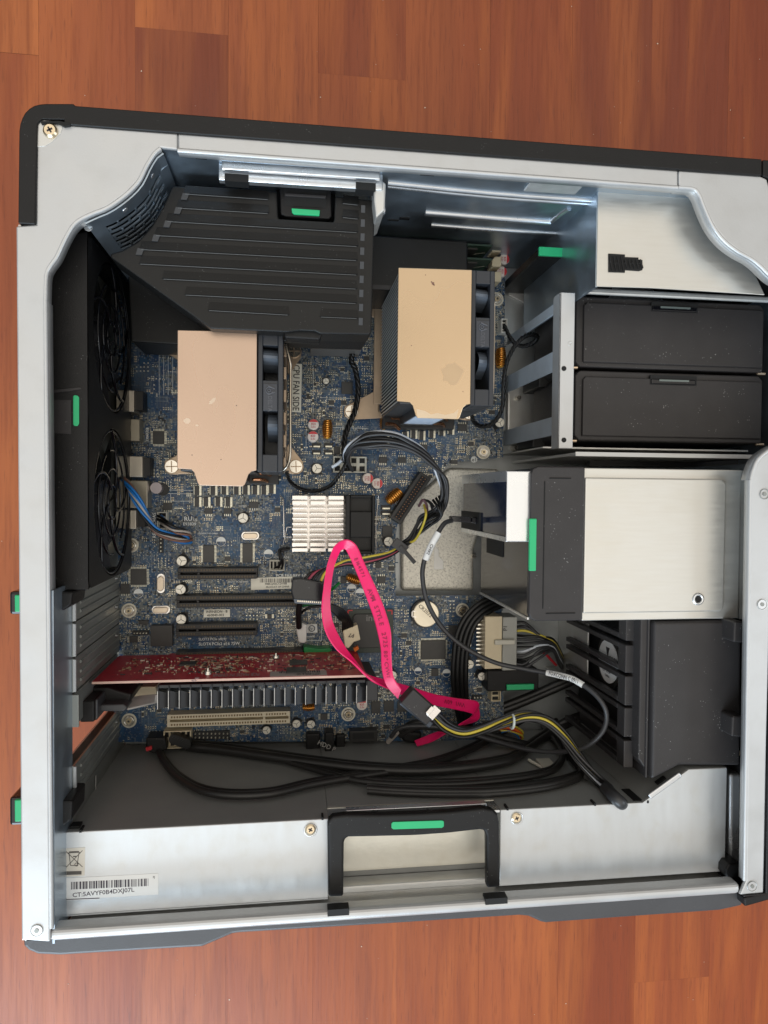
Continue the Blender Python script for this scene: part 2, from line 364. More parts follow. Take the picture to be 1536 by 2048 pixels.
    def ring(s, c, ax, R, r, n=36, m=8, a0=0, a1=2*math.pi, mi=0, u=None):
        c = Vector(c); ax = Vector(ax).normalized(); u = Vector(u).normalized() if u else ax.orthogonal().normalized(); w = ax.cross(u)
        full = abs(a1-a0-2*math.pi) < 1e-6; vs = []; N = n if full else n+1
        for i in range(N):
            a = a0+(a1-a0)*i/n; d = u*math.cos(a)+w*math.sin(a)
            for k in range(m):
                b = 2*math.pi*k/m; vs.append(c+d*(R+r*math.cos(b))+ax*(r*math.sin(b)))
        s.add(vs, [(i*m+k, ((i+1) % N)*m+k, ((i+1) % N)*m+(k+1) % m, i*m+(k+1) % m) for i in range(n) for k in range(m)], True, mi); return s
    def text(s, t, o, xd, yd, size, mi=0, centre=False, sx=1.0):
        v, f = glyphs(t); o = Vector(o); xd = Vector(xd).normalized(); yd = Vector(yd).normalized()
        cx = (min(p.x for p in v)+max(p.x for p in v))/2 if centre else 0; cy = .34 if centre else 0
        s.add([o+xd*((p.x-cx)*size*sx)+yd*((p.y-cy)*size) for p in v], f, False, mi); return s
    def build(s, name, mat, parent=None, at=None, bevel=0, seg=2, sharp=False):
        if s.c:
            cuts = [(0, 0)]+[q for q in s.c if q[1] < len(s.f)]+[(len(s.v), len(s.f))]; o = None
            for (v0, f0), (v1, f1) in zip(cuts, cuts[1:]):
                if f1 <= f0: continue
                t = MB(); t.v = s.v[v0:v1]; t.f = [tuple(i-v0 for i in f) for f in s.f[f0:f1]]; t.s = s.s[f0:f1]; t.m = s.m[f0:f1]
                q = t.build(name, mat, parent, at, bevel, seg); o = o or q
            return o
        if parent is None and at is None:
            lo = Vector((min(v.x for v in s.v), min(v.y for v in s.v), min(v.z for v in s.v)))
            hi = Vector((max(v.x for v in s.v), max(v.y for v in s.v), 0)); o0 = Vector(((lo.x+hi.x)/2, (lo.y+hi.y)/2, lo.z))
            vs = [v-o0 for v in s.v]; at = o0
        else:
            vs = s.v; at = Vector(at) if at is not None else Vector()
        me = bpy.data.meshes.new(name); me.from_pydata([tuple(v) for v in vs], [], s.f)
        for m in (mat if isinstance(mat, (list, tuple)) else [mat]): me.materials.append(m)
        me.polygons.foreach_set('use_smooth', s.s); me.polygons.foreach_set('material_index', s.m); me.update()
        o = bpy.data.objects.new(name, me); COL.objects.link(o)
        pl = Vector()
        if parent is not None: o.parent = parent; pl = WL[parent]
        o.location = at-pl; WL[o] = at
        if bevel:
            b = o.modifiers.new('bevel', 'BEVEL'); b.width = bevel; b.segments = seg; b.limit_method = 'ANGLE'; b.angle_limit = math.radians(40)
        return o
def thing(name, loc, label, cat, group=None):
    o = bpy.data.objects.new(name, None); o.empty_display_size = .01; COL.objects.link(o); o.location = loc; WL[o] = Vector(loc)
    tag(o, label, cat, group); return o
def tag(o, label, cat, group=None):
    o['label'] = label; o['category'] = cat
    if group: o['group'] = group
    return o
def copy_part(src, parent, at):
    c = src.copy(); COL.objects.link(c); c.parent = parent; at = Vector(at); c.location = at-WL[parent]; WL[c] = at
    for ch in list(src.children):
        d = ch.copy(); COL.objects.link(d); d.parent = c; d.location = ch.location; WL[d] = at+ch.location
    return c
def copy_thing(src, off, label, group):
    c = src.copy(); COL.objects.link(c); c.location = WL[src]+Vector(off); WL[c] = WL[src]+Vector(off); c['label'] = label; c['group'] = group
    for ch in list(src.children):
        copy_part(ch, c, WL[ch]+Vector(off))
    return c
X, Y, Z = Vector((1, 0, 0)), Vector((0, 1, 0)), Vector((0, 0, 1))
def plate_hole(mb, o, u, v, hu, hv, r, th, n=40, mi=0, cu=0, cv=0):
    """rectangle plate (half sizes hu, hv) with a round hole, thickness along u x v"""
    o, u, v = Vector(o), Vector(u).normalized(), Vector(v).normalized(); w = u.cross(v); vs = []
    for d in (0, -th):
        for i in range(n):
            a = 2*math.pi*(i+.5)/n; c_, s_ = math.cos(a), math.sin(a)
            k = min((hu-cu*(1 if c_ > 0 else -1))/max(abs(c_), 1e-9), (hv-cv*(1 if s_ > 0 else -1))/max(abs(s_), 1e-9))
            vs.append(o+u*(cu+c_*r)+v*(cv+s_*r)+w*d); vs.append(o+u*(cu+c_*k)+v*(cv+s_*k)+w*d)
    fs = []
    for i in range(n):
        j = (i+1) % n
        fs += [(2*i, 2*i+1, 2*j+1, 2*j), (2*n+2*i, 2*n+2*j, 2*n+2*j+1, 2*n+2*i+1), (2*i, 2*j, 2*n+2*j, 2*n+2*i)]
    mb.add(vs, fs, False, mi)
# ================================================================ floor
def make_floor():
    PW = 0.0727; x0 = -0.1243; vs = []; fs = []; tone = []; sh = []
    R = random.Random(11)
    known = {0: [(-2, .3687, .62), (.3687, 1.2, .85)], -1: [(-2, -.10, .55), (-.10, .29, .25), (.29, 1.4, .85)], 1: [(-2, .70, .93), (.70, 1.4, .6)],
             2: [(-2, .345, .70), (.345, 1.2, .62)], -2: [(-2, .34, .38), (.34, 1.4, .78)], 3: [(-2, .36, .45), (.36, 1.3, .9)], 4: [(-2, 1.2, .72)], 5: [(-2, 1.2, .30)],
             6: [(-2, -.443, .62), (-.443, .9, .45)], 7: [(-2, 1.2, .50)]}
    known[0] = [(-2, .12, .72), (.12, .3687, .06), (.3687, 1.4, .62)]
    known[1] = [(-2, .1, .45), (.1, 1.4, .52)]; known[3] = [(-2, .1, .35), (.1, 1.4, .70)]; known[-1] = [(-2, 0, .50), (0, 1.4, .60)]
    known[2] = [(-2, 0, .62), (0, .345, .60), (.345, 1.4, .30)]; known[4] = [(-2, 0, .55), (0, 1.4, .42)]; known[5] = [(-2, 0, .15), (0, 1.4, .14)]; known[6] = [(-2, -.443, .48), (-.443, 0, .35), (0, 1.4, .04)]; known[7] = [(-2, 0, .40), (0, 1.4, .08)]; known[8] = [(-2, 2, .15)]  # plank tones, lowered towards the upper right to paint the window light's falloff
    for i in range(-22, 26):
        xa = x0+i*PW; xb = xa+PW
        segs = known.get(i)
        if not segs:
            y = -2.4+R.random()*.3; segs = []
            while y < 2.6:
                L = R.uniform(.25, .7); segs.append((y, y+L, R.uniform(.15, .95))); y += L
        for a, b, t in segs:
            if b < -.3 and a < -1.9: pass
            k = len(vs); g = .00003 if i not in (-2, 1, 4, 7) else .00010
            vs += [(xa+g, a+g, 0), (xb-g, a+g, 0), (xb-g, b-g, 0), (xa+g, b-g, 0)]; fs.append((k, k+1, k+2, k+3)); tone.append(t); sh.append(R.uniform(0, 30))
    me = bpy.data.meshes.new('floor'); me.from_pydata(vs, [], fs); me.materials.append(FLOOR)
    for nm, d in (('tone', tone), ('shift', sh)):
        at = me.attributes.new(nm, 'FLOAT', 'FACE')
        for j, v in enumerate(d): at.data[j].value = v
    o = bpy.data.objects.new('floor', me); COL.objects.link(o); o['kind'] = 'structure'
    me2 = bpy.data.meshes.new('subfloor'); me2.from_pydata([(-3, -3, -.004), (3, -3, -.004), (3, 3, -.004), (-3, 3, -.004)], [], [(0, 1, 2, 3)]); me2.materials.append(SEAM)
    o2 = bpy.data.objects.new('floor_underlay', me2); COL.objects.link(o2); o2['kind'] = 'structure'
make_floor()

Rd = random.Random(31); m = MB()
for _ in range(420):
    x, y = Rd.uniform(-.35, .62), Rd.uniform(-.55, .5); r = Rd.choice((.00018, .00025, .00035, .0006)); a_ = Rd.uniform(0, 3)
    m.prism([(x+r*Rd.uniform(.5, 1.5)*math.cos(a_+k*1.26), y+r*Rd.uniform(.5, 1.5)*math.sin(a_+k*1.26)) for k in range(5)], .00002, .0003)
o = m.build('floor_dust', pm('pale_dust', (.62, .52, .42), 0, .8)); tag(o, 'pale crumbs of dust scattered over the laminate floor', 'dust'); o['kind'] = 'stuff'
# ================================================================ computer case
CASE = thing('computer_case', (.07, -.02, 0), 'open grey steel tower computer case lying on its side on the laminate floor', 'computer case')
XW = P(104, 1300, .203).x          # rear wall (left in the photo)
YT = P(760, 329, .203).y           # top wall inside
YB = P(760, 1850, .203).y
XR = P(1500, 1200, .203).x
ZT = .0372                         # tray surface
def case(mb, name, mat, **k): return mb.build(name, mat, CASE, **k)

# rims (thin pressed sheet, folded down along the opening)
OPEN_TL = [(355, 299), (320, 295), (307, 306), (292, 330), (276, 361), (250, 388), (215, 413), (185, 425), (160, 437), (143, 452), (127, 480), (112, 512), (98, 532), (91, 550), (89, 600)]
m = MB(); m.pp([(32, 452), (72, 449), (73, 300), (75, 262), (82, 246), (100, 243), (126, 249), (355, 267)]+OPEN_TL+[(100, 1858), (100, 1884), (43, 1880)], .2005, .2030)
case(m, 'rear_rim', ZINCW, bevel=.0008)
m = MB(); m.pp([(356, 267), (1356, 341), (1356, 373), (356, 299)], .2005, .2028); case(m, 'top_rim', ZINCW, bevel=.0008)
OPEN_TR = [(1358, 373), (1388, 376), (1400, 388), (1408, 408), (1418, 432), (1432, 458), (1452, 482), (1478, 502), (1505, 517), (1524, 532), (1538, 546), (1560, 562), (1610, 577), (1690, 588), (1702, 600), (1702, 870), (1690, 880), (1610, 886), (1560, 890), (1522, 914), (1509, 938), (1503, 960)]
m = MB(); m.pp([(1358, 341), (1520, 352), (1534, 358), (1540, 380)]+[(1714, 560), (1714, 900), (1545, 1000), (1533, 1480), (1527, 1786), (1480, 1790)]+[(1492, 1762)]+OPEN_TR[::-1], .2005, .2030)
case(m, 'front_rim', ZINCW, bevel=.0008)
# bottom rim: a rounded bar
a = P(99, 1871, .200); b = P(1478, 1777, .200)
m = MB(); m.obox(((a.x+b.x)/2, (a.y+b.y)/2+.0006, .1965), ((b.x-a.x)/2, (b.y-a.y)/2, 0), (0, .0034, 0), (0, 0, .0055)); case(m, 'bottom_rim', ZINCW, bevel=.0030, seg=4)
# folded lips along the opening
def lip(pts, name, depth, mat=ZINCW, z=.2018, th=.0012):
    m = MB(); q = [v.xy for v in spline([P(x, y, .203) for x, y in pts], 5)]; A_, B_ = [], []
    for i in range(len(q)):
        d = (q[min(i+1, len(q)-1)]-q[max(i-1, 0)]); nn = Vector((-d.y, d.x)).normalized()*th/2; A_.append(q[i]-nn); B_.append(q[i]+nn)
    n = len(q); vs = [(p.x, p.y, zz) for zz in (z-depth, z) for L_ in (A_, B_) for p in L_]
    fs = []
    for i in range(n-1): fs += [(i, i+1, 2*n+i+1, 2*n+i), (n+i, 3*n+i, 3*n+i+1, n+i+1), (i, n+i, n+i+1, i+1), (2*n+i, 2*n+i+1, 3*n+i+1, 3*n+i)]
    m.add(vs, fs, True); m.tube([(p.x, p.y, .2018) for p in q], .0014, 8, 1, smoothpath=False)
    return case(m, name, mat)
lip([(89, 600), (95, 1200), (101, 1858)], 'rear_inner_lip', .010)
lip([(355, 299), (1357, 374)], 'top_inner_lip', .006)
lip(OPEN_TR, 'front_inner_lip', .008)
lip(OPEN_TR[-1:]+[(1500, 1152), (1491, 1762)], 'front_lower_lip', .0045, ZINCW)
lip(OPEN_TL[1:], 'rear_corner_lip', .008)
# seams in the rim
# outer walls down to the floor
m = MB(); x0 = P(38, 1000, .203).x
m.box(x0-.0005, x0+.0008, P(38, 1880, .2).y, P(38, 1625, .2).y, .0005, .2004); m.nx(); m.box(x0-.0005, x0+.0008, P(38, 1165, .2).y, P(38, 450, .2).y, .0005, .2004); m.nx(); m.box(x0-.0005, x0+.0008, P(38, 1625, .2).y, P(38, 1165, .2).y, .186, .2004); case(m, 'rear_outer_wall', ZINC)
YO = -.2484; m = MB(); m.box(P(50, 1880, .19).x, P(1495, 1790, .19).x, YO, YO+.001, .0005, .19); case(m, 'bottom_outer_wall', ZINC)
m = MB(); m.box(XW, .31, YT+.0012, YT+.0022, .0005, .1995); case(m, 'top_wall', ZWALL)
XR2 = P(1556, 720, .146).x; ymid = P(1500, 925, .19).y
XR = P(1497, 1200, .178).x; m = MB(); m.box(XR+.003, XR+.0042, YB, ymid, .0005, .1995); case(m, 'front_wall', ZWALL)
m = MB(); m.box(XR2, XR2+.0012, ymid, YT, .0005, .1995); case(m, 'drive_front_wall', ZWALL)
# floor tray of the case
m = MB(); m.box(XW+.0005, XR+.002, YB+.002, ymid, ZT-.0012, ZT); m.box(XW+.0005, XR2-.001, ymid, YT+.001, ZT-.0012, ZT)
case(m, 'motherboard_tray', TRAY)
# raised pressings of the tray that show beside the board
m = MB()
m.pp([(802, 1020), (900, 935), (1000, 938), (948, 1100), (948, 1182), (803, 1182)], ZT, ZT+.006)
case(m, 'tray_pressing', TRAY, bevel=.003, seg=4)
TRAYD = pm('dull_tray_steel', (.46, .48, .48), .6, .42, .1, 60, .1, 400, stain=(.2, .2, .19), stain_s=40, stain_a=.3)
bpy.data.objects['motherboard_tray'].data.materials[0] = TRAYD
m = MB(); m.nx(); m.pp([(868, 1130), (868, 1088), (878, 1100), (878, 1112), (887, 1122), (887, 1139), (868, 1139)], ZT+.006, ZT+.0064); m.nx(); m.pp([(1018, 560), (1112, 560), (1190, 575), (1190, 600), (1050, 606), (1018, 590)], ZT, ZT+.003)
case(m, 'tray_tab', ZINC, bevel=.0003)
m = MB()
for px, py in ((1035, 796), (1030, 896), (946, 1112)): m.nx(); c = P(px, py, ZT+.004); m.rod((c.x, c.y, ZT), (c.x, c.y, ZT+.008), .0028, .0018, 14)
case(m, 'tray_rivet', SCREW)
m = MB(); m.pbox(1014, 770, 1090, 888, ZT, ZT+.004); case(m, 'tray_platform', ZINC, bevel=.002, seg=3)
m = MB()  # slot hole with green board behind
m.pbox(1049, 600, 1102, 637, ZT+.0002, ZT+.0006); case(m, 'tray_cutout', DARKH)
m = MB(); m.pbox(1053, 604, 1100, 622, ZT+.0008, ZT+.0012); case(m, 'cutout_plate', SLOTM)
m = MB(); m.pbox(1053, 628, 1100, 633, ZT+.0008, ZT+.0016); case(m, 'cutout_board_edge', GREEND)

# rear wall: upper band, slot covers, one open slot
yb = [PX(148, y, XW).y for y in (1172, 1243, 1313, 1384, 1454, 1526, 1598)]
ZS = .168
m = MB(); m.box(XW-.0012, XW, YB+.001, P(104, 1181, .2).y, ZS, .2004); case(m, 'rear_wall', ZWALL)
m = MB(); m.box(XW-.0012, XW, yb[0]+.0005, P(0, 440, .2).y, ZT, ZS-.0003); case(m, 'port_wall', SLOTM)
m = MB(); m.box(XW-.0012, XW, YB+.001, yb[6]-.0008, ZT, ZS-.0003); case(m, 'lower_rear_wall', SLOTM)
m = MB(); m.box(XW-.0015, XW+.0005, yb[6]-.002, yb[0]+.002, ZT, .052); case(m, 'slot_sill', SLOTM)
sc = None
for i in range(6):
    if i in (3, 4): continue
    ya, yc = yb[i+1], yb[i]; hh = (yc-ya)/2; cy = (ya+yc)/2
    if sc is None:
        m = MB(); m.box(-.0004, .0008, -hh+.0006, hh-.0006, .046, ZS)
        m.box(-.0004, .0016, -hh+.0008, hh-.0008, ZS-.0016, ZS+.0002)
        for o in (-hh*.55, -hh*.05, hh*.5): m.rod((.0006, o, .058), (.0006, o, .155), .0011, .0011, 8)
        m.rod((.0004, hh*.3, .068), (.0022, hh*.3, .068), .0018, .0008, 10)
        sc = case(m, 'slot_cover', SLOTM, at=(XW, cy, 0))
        mb_ = MB(); mb_.box(.0006, .0021, -hh+.0010, hh-.0010, ZS-.0010, ZS+.0006); mb_.build('bright_flange', ZINCW, sc, at=(XW, cy, 0))
    else: copy_part(sc, CASE, (XW, cy, 0))
# strips added behind the slot cover gaps to keep them dark
m = MB()
for y_ in (yb[1], yb[2], yb[3], yb[6]): m.nx(); m.box(XW-.0014, XW-.0007, y_-.0015, y_+.0015, .053, ZS-.001)
case(m, 'gap_backing_strip', SLOTM)
# slot clamp with green thumb tabs (rear)
for k, (ya, yc) in enumerate(((1180, 1228), (1590, 1648))):
    m = MB(); x0, x1, y0, y1 = RX(21, ya+2, 44, yc, .185); m.box(x0, P(40, 1000, .2).x+.0005, y0, y1, .160, .187)
    o = case(m, 'slot_clamp', BLKG, bevel=.0015)
    m = MB(); x0, x1, y0, y1 = RX(29, ya+10, 39, yc-4, .1885); m.box(x0, P(39, 1000, .2).x+.0004, y0, y1, .182, .1885); m.build('thumb_tab', GREEN, o, at=WL[o], bevel=.0006) if False else m.build('thumb_tab', GREEN, CASE, bevel=.0006)
for ya, yc in ((1182, 1224), (1600, 1655)):
    m = MB(); m.pp([(105, ya+1), (145, ya+2), (143, yc-14), (128, yc-4), (105, yc)], .160, .186); case(m, 'clamp_arm', BLK, bevel=.0012)
# top wall features
m = MB()
def onwall(px, py, dy=0): q = PY(px, py, YT); return Vector((q.x, YT+.0012-dy, q.z))
m.tube([onwall(775, 369), onwall(985, 390), onwall(1190, 405)], .0021, 8, 3)
m.nx(); m.tube([onwall(775, 375), onwall(985, 397), onwall(1188, 411)], .0018, 8, 3)
m.tube([onwall(1190, 405), onwall(1200, 398)], .0018, 8, 2)
case(m, 'wall_rib', ZMID)
m = MB()
m.tube([onwall(850, 428), onwall(1000, 440), onwall(1100, 447)], .0026, 8, 3); m.tube([onwall(1102, 446), onwall(1125, 428), onwall(1138, 420)], .0018, 8, 3)
m.nx(); m.tube([onwall(862, 453), onwall(1000, 463), onwall(1112, 470)], .0018, 8, 3); m.nx(); m.rod(onwall(758, 424), onwall(768, 425), .0035)
case(m, 'wall_groove', ZMID)
m = MB()
for a in ((818, 345, 842, 349), (842, 348, 868, 354), (776, 441, 797, 444), (800, 437, 818, 442), (1135, 460, 1170, 466), (1140, 462, 1165, 470), (1145, 482, 1162, 486), (1124, 493, 1138, 497), (366, 310, 400, 316), (390, 314, 414, 321)):
    m.nx(); q0 = PY(a[0], a[1], YT); q1 = PY(a[2], a[3], YT); m.box(q0.x, q1.x, YT+.0004, YT+.0013, min(q0.z, q1.z), max(q0.z, q1.z))
case(m, 'wall_notch', DARKH)
m = MB(); q = PY(1080, 378, YT); m.rod((q.x, YT+.0013, q.z), (q.x, YT, q.z), .0022); m.nx(); q = PY(1132, 365, YT); m.rod((q.x, YT+.0013, q.z), (q.x, YT, q.z), .0022)
case(m, 'wall_hole', DARKH)
m = MB(); q0 = PY(1062, 362, YT); q1 = PY(1150, 388, YT)
m.prism([(0, 0), (1, 0), (1, 1), (0, 1)], 0, 0.001) if False else None
m.box(q0.x, q1.x, YT-.0006, YT+.0012, q1.z, .1990); case(m, 'wall_boss', ZINC, bevel=.0006)
# channel bracket on the top wall
m = MB(); q0 = PY(440, 325, YT); q1 = PY(760, 352, YT)
x0, x1 = P(437, 340, .19).x, P(766, 360, .19).x
yk = P(600, 368, .189).y
m.box(x0, x1, yk, YT+.0010, .1880, .1892); m.box(x0, x1, yk-.0006, yk+.0006, .184, .1892)
m.box(x0+.002, x1-.002, YT-.004, YT+.001, .1910, .1935)
o = case(m, 'channel_bracket', ZMID, bevel=.0009, seg=3)
m = MB()
for a, b in ((449, 497), (712, 752)):
    m.nx()
    m.box(P(a, 350, .19).x, P(b, 350, .19).x, yk-.0012, yk+.0030, .182, .1896)
case(m, 'bracket_notch', DARKH)
m = MB(); m.pp([(748, 352), (772, 366), (770, 420), (752, 436), (748, 400)], .150, .188); case(m, 'bracket_end', ZINC, bevel=.001)
# curved vented panel
cv = spline([P(x+2, y+1, .203) for x, y in [(322, 300), (309, 310), (295, 333), (279, 365), (253, 392), (218, 417), (188, 430), (165, 441)]], 8)
L = [0]
for i in range(1, len(cv)): L.append(L[-1]+(cv[i]-cv[i-1]).length)
def along(s):
    s = max(0, min(L[-1], s))
    for i in range(1, len(cv)):
        if L[i] >= s: t = (s-L[i-1])/(L[i]-L[i-1]); return cv[i-1].lerp(cv[i], t)
    return cv[-1]
m = MB(); SL, GAP, RH, RG = .0108, .0012, .0040, .0015
def strip(s0, s1, z0, z1, n=2):
    n = max(1, int((s1-s0)/.004)); vs = []
    for k in range(n+1):
        p = along(s0+(s1-s0)*k/n); vs += [(p.x, p.y, z0), (p.x, p.y, z1)]
    m.add(vs, [(2*k, 2*k+2, 2*k+3, 2*k+1) for k in range(n)])
strip(0, L[-1], .188, .2005)
strip(0, .006, .07, .188); strip(L[-1]-.008, L[-1], .07, .188)
zt = .188; row = 0
while zt > .078:
    s = .006+(SL+GAP)*.5*(row % 2)
    strip(.006, s+GAP, zt-RH, zt)
    while s < L[-1]-.008:
        s += SL+GAP; strip(s, min(s+GAP, L[-1]-.004), zt-RH, zt)
    strip(.006, L[-1]-.008, zt-RH-RG, zt-RH); zt -= RH+RG; row += 1
o = case(m, 'vented_corner_panel', ZWALL); sd = o.modifiers.new('t', 'SOLIDIFY'); sd.thickness = .0008
m = MB()
for s in (.012, .036, .064):
    m.nx(); p = along(s); q = along(s+.001); d = (q-p).normalized(); nn = Vector((d.y, -d.x, 0)); nn = nn if nn.x > 0 else -nn
    m.rod((p.x, p.y, .194), p+Vector((0, 0, -.009))+nn*.001, .0022, .0016, 12)
case(m, 'panel_rivet', ZMID)
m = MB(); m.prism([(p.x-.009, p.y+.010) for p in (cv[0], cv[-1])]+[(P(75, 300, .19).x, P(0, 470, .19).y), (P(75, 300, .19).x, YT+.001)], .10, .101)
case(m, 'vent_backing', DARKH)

# black plastic edges
m = MB(); m.pp([(36, 446), (38, 262), (40, 248), (44, 236), (50, 225), (58, 217), (68, 211), (80, 208), (92, 207), (147, 207), (150, 211), (1524, 318), (1524, 351), (150, 250), (128, 248), (128, 239), (84, 238), (75, 246), (74, 262), (70, 448)], .004, .2046)
case(m, 'top_bezel', BEZ, bevel=.0016, seg=3)
m = MB(); m.pp([(45, 1877), (60, 1870), (100, 1872), (600, 1840), (1100, 1806), (1486, 1780), (1486, 1812), (1440, 1822), (1300, 1832), (1092, 1847), (1082, 1845), (1058, 1834), (1040, 1832), (760, 1850), (480, 1867), (465, 1869), (430, 1884), (404, 1895), (300, 1901), (120, 1912), (75, 1910), (56, 1902), (47, 1893)], .012, .1900)
case(m, 'bottom_bezel', BEZG, bevel=.0018, seg=3)
m = MB(); m.pp([(1488, 1795), (1540, 1790), (1770, 1775), (1790, 1740), (1790, 380), (1770, 337), (1526, 319), (1526, 352), (1542, 358), (1548, 380), (1718, 560), (1718, 904), (1549, 1000), (1537, 1480), (1530, 1788), (1488, 1793)][:14]+[(1532, 1786), (1488, 1790)], .001, .2035)
case(m, 'front_bezel', BEZ, bevel=.0015, seg=3)
m = MB(); m.pp([(1488, 1796), (1530, 1788), (1540, 1788), (1540, 1800), (1490, 1814)], .012, .1975); case(m, 'front_foot', BEZ, bevel=.001)
# corner screw recess, rivets on the rims
m = MB(); m.pp([(75, 250), (84, 240), (122, 243), (126, 250), (122, 266), (104, 284), (90, 292), (74, 294)], .2028, .2033); case(m, 'screw_recess', ZINC, bevel=.0004)
m = MB(); m.pp([(80, 242), (118, 242), (140, 246), (140, 250), (128, 252), (116, 246), (82, 247)], .2030, .2050); case(m, 'bezel_clip', DARKH)
def phillips(px, py, z, r, mat, parent=CASE, h=.0016, cross=True, name='screw'):
    c = P(px, py, z); m = MB(); m.cyl(c, r, z-h, z-h*.3, 22, r*.99); m.cyl(c, r*.98, z-h*.3, z, 22, r*.75)
    o = m.build(name, mat, parent, at=None)
    if cross:
        m = MB(); a = random.uniform(.2, 1.2)
        for k in (0, 1):
            d = Vector((math.cos(a+k*math.pi/2), math.sin(a+k*math.pi/2), 0)); m.obox((c.x, c.y, z-.00015), d*r*.42, Vector((-d.y, d.x, 0))*r*.12, (0, 0, .0003))
        q = m.build('cross_recess', INK, o, at=WL[o])
        for v in q.data.vertices: v.co -= WL[o]
    return o
phillips(99, 259, .2052, .0037, BRASS, h=.003)
m = MB()
for px, py in ((73, 1862), (1505, 1773), (1525, 1209)):
    m.nx(); c = P(px, py, .2032); m.cyl(c, .0034, .2026, .2034, 24); 
case(m, 'rim_rivet', ZMID)
m = MB()
for px, py in ((73, 1862), (1505, 1773), (1525, 1209), (1530, 988)):
    m.nx(); c = P(px, py, .2036); m.cyl(c, .0012, .2030, .2037, 16); m.ring((c.x, c.y, .2034), Z, .0030, .0002, 24, 6)
case(m, 'rivet_centre', SLOTM)
# lower rail between the bottom rim and the power supply
m = MB(); a = P(138, 1842, .178); b = P(1412, 1758, .178); yc = (a.y+b.y)/2+.0016
m.box(a.x, b.x, yc-.0036, yc-.0006, .150, .180); m.box(a.x, b.x, yc-.0006, yc+.011, .0585, .0600)
case(m, 'bottom_rail', ZINC, bevel=.0008)
m = MB()
for px, py in ((365, 1816), (563, 1802), (810, 1787), (1035, 1772), (1210, 1763), (1378, 1752)):
    m.nx(); c = P(px, py, .1402); m.cyl((c.x, yc+.0046), .0016, .1660, .1664, 14)
m.nx(); x0, x1, y0, y1 = RX(655, 1816, 698, 1829, .201); m.box(x0, x1, y0, y1, .196, .2023)
m.nx(); x0, x1, y0, y1 = RX(970, 1794, 1014, 1806, .201); m.box(x0, x1, y0, y1, .196, .2023)
case(m, 'rail_hole', DARKH)
m = MB(); m.box(P(118, 0, .19).x, P(146, 1800, .17).x, YB+.002, P(0, 1640, .18).y, .120, .122); case(m, 'rear_corner_gusset', ZINC, bevel=.0006)
m = MB(); x0 = P(106, 1750, .19).x; m.box(x0, x0+.0035, P(0, 1855, .19).y, P(0, 1672, .19).y, .150, .194); case(m, 'corner_post', ZMID, bevel=.0008)

# hidden-depth panel under the drive bays
m = MB(); m.pbox(1010, 905, 1500, 912, ZT, .165); 
x0, x1, y0, y1 = RX(1152, 903, 1524, 911, .168); m = MB(); m.box(x0, x1, y0-.0008, y0+.0010, ZT, .166); case(m, 'bay_divider', ZINC)
m = MB(); m.box(x0, x1, y0-.0012, y0+.0014, .166, .1675); case(m, 'divider_edge', ZINCW)

# upper right vented plate
m = MB(); m.pp([(1197, 368), (1371, 378), (1388, 397), (1402, 430), (1418, 460), (1445, 492), (1478, 518), (1502, 535), (1514, 556), (1530, 590), (1300, 576), (1193, 573)], .1835, .1845)
o = case(m, 'drive_bay_cover_plate', ZINCB, bevel=.0004)
m = MB(); m.pp([(1217, 507), (1250, 509), (1250, 514), (1277, 515), (1277, 519), (1285, 520), (1285, 540), (1278, 542), (1250, 540), (1250, 545), (1217, 544)], .1846, .1850)
case(m, 'plate_vent_opening', DARKH)
m = MB()
for k in range(9):
    px = 1220+k*7.5; y1 = 513 if px < 1248 else 519; y2 = 541 if px < 1248 else 537
    a = P(px, y1, .1852); b = P(px+5, y2, .1852); m.tube([(a.x, a.y, .1851), (b.x, b.y, .1851)], .0007, 6, 2)
    if k % 2: a = P(px, 527, .1852); b = P(px+8, 526, .1852); m.tube([(a.x, a.y, .1851), (b.x, b.y, .1851)], .0006, 6, 2)
case(m, 'vent_lattice', BLK)
m = MB(); x0, x1, y0, y1 = RX(1194, 372, 1199, 574, .184); m.box(x0-.0004, x0+.0010, y0, y1, .05, .1838); case(m, 'cover_side_wall', ZWALL)
m = MB(); x0, x1, y0, y1 = RX(1153, 584, 1550, 596, .151); m.box(x0, x1, y0, y1, .1485, .151); case(m, 'bay_front_strip', ZINC, bevel=.0012)
m = MB(); m.cyl(P(1192, 545, .12), .022, ZT, .10, 36); case(m, 'speaker_bulge', BLKS, bevel=.003)

# drive cage at the right with struts
CAGEX = P(1119, 740, .160).x
m = MB(); x0, x1, y0, y1 = RX(1118, 585, 1148, 897, .160); m.box(x0, x1, y0, y1, .1588, .160); m.box(x0, x0+.0012, y0, y1, .148, .160)
cage = case(m, 'drive_cage', ZINCW, bevel=.0004)
m = MB()
for pa, pb, pc, pd in (((1119, 597), (1119, 622), 0, 0), ((1117, 693), (1112, 738), 0, 0), ((1112, 826), (1110, 868), 0, 0)):
    m.nx(); q0 = PX(1118, pa[1]+4, CAGEX); q1 = PX(1116, pb[1], CAGEX); m.box(CAGEX, CAGEX+.0012, q1.y, q0.y, ZT, .150)
case(m, 'cage_strut', pm('window_lit_strut_steel', (.58, .65, .72), .45, .42, .1, 80))  # bluish window light is worked into the paler strut colour
m = MB(); x0, x1, y0, y1 = RX(1118, 585, 1148, 897, .160); m.box(x0+.0012, x0+.0020, y0, y1, ZT, .110) if False else None
m = MB()
for y in (890,):
    m.nx(); q = P(1140, y, .1588); m.box(CAGEX, P(1530, y, .15).x, q.y-.0005, q.y+.0005, ZT, .132)
case(m, 'cage_side_wall', ZINC)
m = MB()
for py in (737, 880): m.nx(); c = P(1128, py, .1602); m.cyl(c, .0016, .158, .1603, 14)
case(m, 'cage_hole', DARKH)
